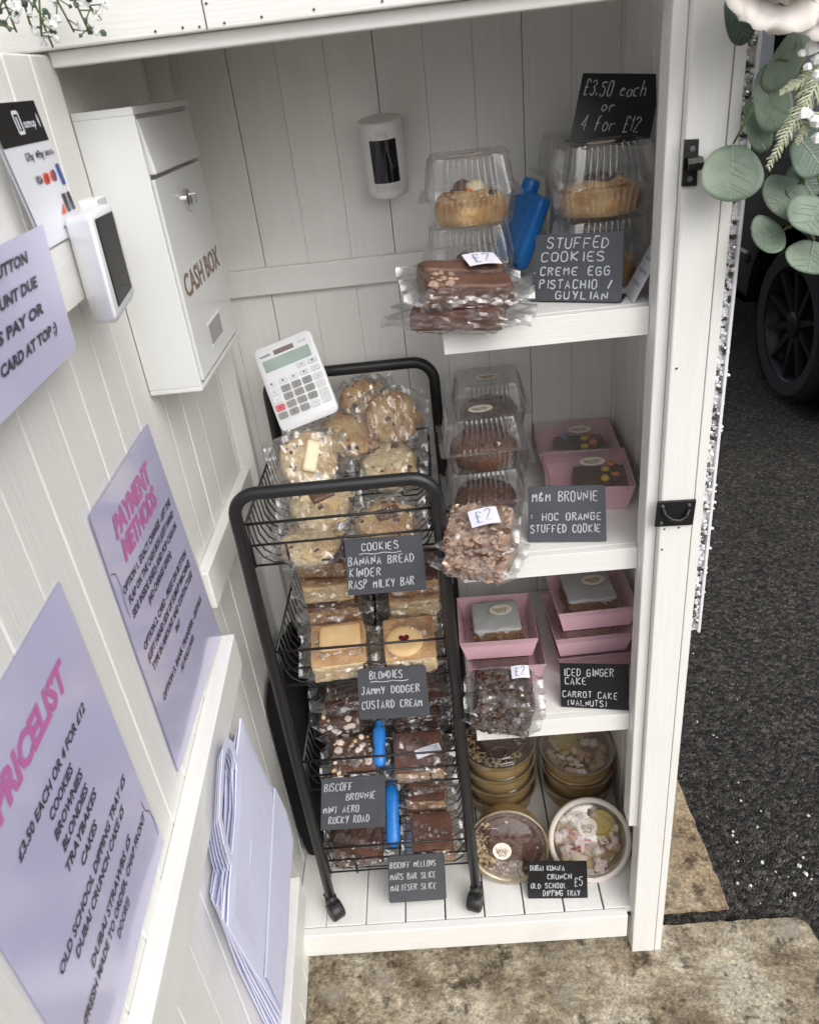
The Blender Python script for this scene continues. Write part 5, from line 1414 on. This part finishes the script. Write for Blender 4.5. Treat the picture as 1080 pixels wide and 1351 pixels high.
bb = thing('black_bag', 'black fabric bag flattened against back wall behind the trolley baskets', 'bag', (.2, .345, 0))
mb = MB(); vs = []
for p in cube_shell(10)[0]:
    k = (abs(p.x) ** 5 + abs(p.y) ** 5 + abs(p.z) ** 5) ** (-1 / 5)
    q = Vector((.19 + p.x * .125 * k, .348 + p.y * .016 * k, .27 + p.z * .27 * k)); q.z += .02 * nz((q.x, 0, 0), 9, 5) * (p.z > 0); q.z = max(q.z, .001); vs.append(q)
mb.add(vs, cube_shell(10)[1]); mb.build('body', M['fabric'], bb, smooth=True)

# ------------------------------------------------------------------ pebble-mosaic board fixed outside the post
mz = thing('mosaic_board', 'narrow white board edged with mirror chips outside the right post', 'board', (.684, 0, .655))
mb = MB(); mb.span((.6885, -.012, .655), (.6925, .10, 1.50)); mb.build('board', M['mosaic'], mz, bevel=.001)
mb = MB(); rnd2 = random.Random(9)
mb.m = 0; mb.span((.6795, -.006, .656), (.6884, .10, 1.499)); mb.m = 1
for i in range(520):
    z = rnd2.uniform(.66, 1.49); x = rnd2.uniform(.680, .688); s = rnd2.uniform(.0018, .0036); mb.m = rnd2.choice([1, 1, 1, 1, 2, 3, 3])
    lumps(mb, [(x, -.0075 + rnd2.uniform(-.002, .002), z)], s, i, 1)
mb.build('chips', [M['mosaic'], M['shell'], M['mirror'], M['dark_chip']], mz)
mb = MB(); lumps(mb, [(.6945, rnd2.uniform(-.01, .02), rnd2.uniform(.68, 1.48)) for _ in range(60)], .0022, 4, 1); mb.build('beads', M['shell'], mz)

# ------------------------------------------------------------------ black car parked behind
car = thing('parked_car', 'black car parked on the asphalt right of the cabinet', 'car', (2.75, 4.2, GZ))
CXL = 1.90
prof = [(1.66, .42), (1.62, .60), (1.70, .86), (2.10, 1.0), (2.75, 1.08), (3.3, 1.52), (4.3, 1.60), (5.6, 1.55), (6.1, 1.15), (6.25, .8), (6.2, .45)]
wheels_y = (2.52, 5.25)
def car_outline():
    P = list(prof)
    for wy in reversed(wheels_y):
        for k in range(13):
            a = math.pi * k / 12; P.append((wy + .43 * math.cos(a), .22 + .43 * math.sin(a)))
    return P
mb = MB(); P = car_outline(); loops = []
for (x, s) in ((CXL + .10, .965), (CXL + .02, .99), (CXL, 1.0), (CXL + 1.86, 1.0), (CXL + 1.96, .965)):
    l = []
    for (y, z) in P:
        ins = 0
        if z > 1.05: ins = (z - 1.05) * .38 * (1 if x < CXL + .9 else -1)
        yc = 3.95; l.append((x + ins, yc + (y - yc) * s, z if z > .5 else z))
    loops.append(l)
mb.loft(loops, False, False)
n = len(P)
body = mb.build('body', M['car'], car, smooth=True, auto=35)
# side panel between the arches, closed as quads from sill to shoulder
sp = MB()
ys = [1.66 + (6.2 - 1.66) * k / 60 for k in range(61)]
def low(y):
    for wy in wheels_y:
        if abs(y - wy) < .43: return .22 + math.sqrt(.43 ** 2 - (y - wy) ** 2)
    return .22
def high(y):
    for (a, b) in zip(prof, prof[1:]):
        if a[0] <= y <= b[0]: return min(1.05, a[1] + (b[1] - a[1]) * (y - a[0]) / (b[0] - a[0]))
    return .6
for y0, y1 in zip(ys, ys[1:]):
    for k in range(6):
        f = lambda y, t: Vector((CXL + .03 * (abs(t - .45) * 2) ** 2, y, max(low(y), .22) + (max(high(y), low(y) + .01) - low(y)) * t))
        sp.add([f(y0, k / 6), f(y1, k / 6), f(y1, (k + 1) / 6), f(y0, (k + 1) / 6)], [(0, 1, 2, 3)])
sp.build('side_panel', M['car'], car, smooth=True)
mb = MB(); mb.span((CXL + .32, 1.8, .12), (CXL + 1.6, 6.1, .40)); mb.build('underbody', M['tyre'], car)
for wy in wheels_y:
    mb = MB(); loops = [[(x, wy + .45 * math.cos(2 * math.pi * k / 24), .24 + .45 * math.sin(2 * math.pi * k / 24)) for k in range(24)] for x in (CXL + .06, CXL + .34)]
    mb.loft(loops, False, True); mb.build('wheel_arch', M['tyre'], car)
sw_ = MB(); sw_.add([(CXL + .03, 3.0, 1.08), (CXL + .03, 5.6, 1.12), (CXL + .18, 5.4, 1.48), (CXL + .18, 3.4, 1.48)], [(0, 1, 2, 3)]); sw_.build('side_window', M['gloss_black'], car)
mr_ = MB(); block(mr_, .16, .11, .14, 4, .001, .04, 20, Matrix.Translation((CXL - .09, 3.05, 1.14))); mr_.build('wing_mirror', M['car'], car, smooth=True)
mb = MB(); mb.span((CXL - .008, 2.98, .40), (CXL + .02, 4.85, .46)); mb.build('trim_strip', M['car'], car, bevel=.01)
for wy in wheels_y:
    Tw = Matrix.Translation((CXL + .13, wy, GZ + .345)) @ Matrix.Rotation(R(-90), 4, 'Y')
    mb = MB(); mb.lathe([(.25, -.1), (.31, -.11), (.338, -.09), (.345, -.05), (.345, .06), (.338, .09), (.31, .115), (.252, .105)], 56, Tw, cap=False)
    wh = mb.build('wheel', M['tyre'], car, smooth=True, auto=50)
    mb = MB(); mb.lathe([(.25, .105), (.255, .10), (.24, .085), (.225, .0), (.22, -.05), (.01, -.05)], 48, Tw, cap=False)
    for k in range(10):
        a = 2 * math.pi * k / 10; Rr = Tw @ Matrix.Rotation(a, 4, 'Z')
        mb.hexa([Rr @ Vector(v) for v in ((.04, -.022, .05), (.235, -.010, .075), (.235, .010, .075), (.04, .022, .05))], [Rr @ Vector(v) for v in ((.04, -.018, .075), (.24, -.008, .098), (.24, .008, .098), (.04, .018, .075))])
    mb.lathe([(.055, .05), (.055, .085), (.04, .092), (.002, .092)], 24, Tw)
    mb.build('rim', M['rim'], wh, smooth=True, auto=40)

# ------------------------------------------------------------------ artificial flowers
gar = thing('flower_garland', 'garland of cream roses and round eucalyptus leaves at right post', 'flowers', (.70, -.06, 1.42))
def leaf(px, py, y, rx, ry, ang, tilt=20, yaw=0, dark=False, cup=.12):
    """a round leaf whose stalk end points along ang (degrees, 0 = up in its own plane)"""
    c = at(px, py, 1, y)
    base = Matrix.Translation(c) @ Matrix.Rotation(R(yaw), 4, 'Z') @ Matrix.Rotation(R(90 - tilt), 4, 'X') @ Matrix.Rotation(R(ang), 4, 'Z')
    mb = MB(); loops = []
    for k in range(7):
        t = k / 6 * .999 + .001; l = []
        for a in range(28):
            th = 2 * math.pi * a / 28; wb = 1 + .05 * nz((math.cos(th), math.sin(th), px), 1.3, py); x = rx * t * wb * math.cos(th) * (1 - .10 * math.sin(th)); yy = ry * t * wb * math.sin(th) * (1 + .10 * math.sin(th))
            z = cup * (x * x * 1.6 - .8 * yy * yy) / rx + .0035 * t * nz((x, yy, px), 38, py)
            l.append(base @ Vector((x, yy, z)))
        loops.append(l)
    mb.loft(list(reversed(loops)), False, True)
    o = mb.build('leaf', M['leaf_dark'] if dark else M['leaf'], gar, smooth=True); sm = o.modifiers.new('s', 'SOLIDIFY'); sm.thickness = .0004
    v = MB()
    def fv(x, y): return base @ Vector((x, y, cup * (x * x * 1.6 - .8 * y * y) / rx + .0035 * math.hypot(x, y) / rx * nz((x, y, px), 38, py) + .0008))
    ribbon(v, fv, [(0, ry * 1.12), (0, ry * .4), (rx * .06, -ry * .8)], .0011)
    for s in (-1, 1):
        for q in (.62, .34, .06, -.2, -.45):
            q += .07 * math.sin(px * 1.7 + s + q * 9); k_ = .8 + .25 * math.sin(py + q * 13 + s)
            ribbon(v, fv, [(0, ry * q), (s * rx * .34 * k_, ry * (q - .16)), (s * rx * .66 * k_, ry * (q - .34))], .0005)
    v.build('veins', M['vein'], o)
    return base @ Vector((0, ry * 1.1, 0))
stalks = []
stalks.append((leaf(964, 231, -.05, .031, .028, -8, 25), (998, 130)))
stalks.append((leaf(1072, 285, -.07, .027, .022, -35, 40), (1062, 215)))
stalks.append((leaf(1012, 311, -.05, .023, .016, -75, 45), (1042, 300)))
stalks.append((leaf(1068, 341, -.07, .026, .018, -20, 35), (1056, 300)))
stalks.append((leaf(1035, 262, -.04, .028, .020, -50, 30, dark=False), (1060, 225)))
stalks.append((leaf(1072, 205, -.05, .026, .022, 30, 30, dark=True), (1070, 165)))
stalks.append((leaf(1018, 135, -.04, .018, .030, 15, 10), (1040, 80)))
stalks.append((leaf(1062, 240, -.03, .024, .020, 20, 30, dark=True), (1058, 200)))
stalks.append((leaf(1000, 170, -.03, .012, .026, 20, 10), (1030, 110)))
stalks.append((leaf(1040, 75, -.04, .014, .034, -35, 15, dark=False), (1070, 30)))
stalks.append((leaf(975, 28, -.04, .013, .022, 20, 10, dark=True), (1000, 0)))
st = MB()
for a, (px, py) in stalks:
    b = at(px, py, 1, -.04); m_ = a.lerp(b, .5) + Vector((0, -.006, .004)); st.tube([a, m_, b], .0012, 6)
b0 = at(1060, -30, 1, -.02)
for path in ([(1060, -30), (1062, 60), (1052, 130), (1062, 200), (1056, 300)], [(1060, -30), (1045, 60), (1020, 110), (998, 140)]):
    st.tube([at(px, py, 1, -.03) for px, py in path], .0018, 6)
st.tube([at(1060, -30, 1, -.03), at(1060, -30, 1, -.03) + Vector((0, .02, .04)), Vector((.70, -.014, 1.52))], .003, 6)
st.build('stem', M['stem'], gar, smooth=True)
def rose(c, r, seed):
    rnd = random.Random(seed); mb = MB()
    for ring, (n, rr, op) in enumerate(((3, .28, 10), (5, .5, 25), (7, .75, 45), (9, 1.0, 65))):
        for k in range(n):
            a = 2 * math.pi * k / n + ring * .5 + rnd.uniform(-.1, .1); T2 = Matrix.Translation(c) @ Matrix.Rotation(R(72), 4, 'X') @ Matrix.Rotation(a, 4, 'Z')
            w = r * rr * .85; loops = []
            for j in range(7):
                t = j / 6; l = []
                for i in range(9):
                    u_ = -1 + 2 * i / 8
                    ww = w * math.sin(math.pi * (.15 + .72 * t)) * u_
                    out = r * rr * (.25 + .75 * t * math.sin(R(op)) + .25 * t ** 3); z = r * (1.0 - rr * .35) * t * math.cos(R(op)) - .10 * r * u_ * u_ + .09 * r * nz((u_ * 2, t * 2, k), 1.5, seed + ring) + .05 * r * t * math.sin(u_ * 7 + k)
                    l.append(T2 @ Vector((out - abs(u_) ** 2 * r * .10, ww, z)))
                loops.append(l)
            mb.loft(loops, closed=False)
    o = mb.build('rose', M['petal'], gar, smooth=True); sm = o.modifiers.new('s', 'SOLIDIFY'); sm.thickness = .0006
rose(at(1032, -52, 1, -.075), .053, 1)
rose(at(1100, -25, 1, -.07), .046, 2)
sp = MB(); rnd2 = random.Random(3)
def plume(mb, pts, y, width, n=46):
    P3 = [at(px, py, 1, y) for px, py in pts]
    mb.tube(P3, .001, 5)
    for k in range(n):
        t = k / n; i = min(len(P3) - 2, int(t * (len(P3) - 1))); p = P3[i].lerp(P3[i + 1], t * (len(P3) - 1) - i); d = (P3[i + 1] - P3[i]).normalized()
        s = d.cross(Vector((0, 1, 0))).normalized() * (1 if k % 2 else -1)
        L = width * (1 - .75 * t) * rnd2.uniform(.7, 1.1)
        e = p + (s * .75 + d * .7 + Vector((0, rnd2.uniform(-.4, .4), 0))) * L
        mb.tube([p, p.lerp(e, .55), e], [.0009, .0010, .0004], 5)
        for q in (.4, .7):
            f = p.lerp(e, q); mb.tube([f, f + (d * .8 + s * (.15 if q == .4 else .5)) * L * .4], [.0008, .0004], 4)
plume(sp, [(1085, 95), (1060, 140), (1035, 180), (1012, 222)], -.085, .017)
plume(sp, [(1085, 85), (1055, 108), (1028, 122)], -.08, .012, 30)
plume(sp, [(1085, 150), (1065, 165), (1050, 190)], -.08, .012, 24)
sp.build('feathery_spray', M['spray'], gar, smooth=True)
bl = MB()
lumps(bl, [tuple(at(px, py, 1, -.085)) for px, py in ((1060, 152), (1072, 62), (1078, 78), (1065, 88), (1077, 100), (1058, 70), (1076, 160), (1080, 182))], .0062, 2, 1); bl.build('blossom', M['blossom'], gar)

spg = thing('flower_sprig', 'white flowered green sprigs hanging over the top left header', 'flowers', (.02, -.05, 1.50))
st = MB(); bs = MB(); lv = MB(); rnd2 = random.Random(8)
roots = [((20, -40), (-15, 45)), ((30, -40), (70, 62)), ((60, -40), (98, 42)), ((85, -45), (118, 42)), ((80, -40), (134, 26)), ((10, -40), (40, 32)), ((-10, -30), (22, 42)), ((45, -40), (55, 48))]
for (a, b) in roots:
    y = rnd2.uniform(-.075, -.045); A, B_ = at(*a, 1, y - .01), at(*b, 1, y); mid = A.lerp(B_, .5) + Vector((rnd2.uniform(-.006, .006), -.004, .004))
    pts = [A, A.lerp(mid, .6), mid, mid.lerp(B_, .5), B_]; st.tube(pts, .0010, 5)
    for k in range(7):
        t = rnd2.uniform(.3, 1); i = min(3, int(t * 4)); p = pts[i].lerp(pts[i + 1], t * 4 - i)
        d = Vector((rnd2.uniform(-1, 1), rnd2.uniform(-.4, .4), rnd2.uniform(-1, .35))).normalized() * rnd2.uniform(.008, .016); st.tube([p, p + d], .0006, 4)
        if rnd2.random() < .55 and p.x + d.x > .0:
            lumps(bs, [tuple(p + d), tuple(p + d + Vector((.002, 0, -.002)))], .0024, k, 1.2)
            for q in range(5):
                dd = Vector((rnd2.uniform(-1, 1), rnd2.uniform(-1, 1), rnd2.uniform(-1, 1))).normalized() * .005; bs.tube([p + d, p + d + dd], [.0005, .0008], 4)
        else: lumps(lv, [tuple(p + d)], .0026, k, 1.3)
st.build('stem', M['stem'], spg, smooth=True); bs.build('blossom', M['blossom'], spg); lv.build('bud', M['leaf_dark'], spg)
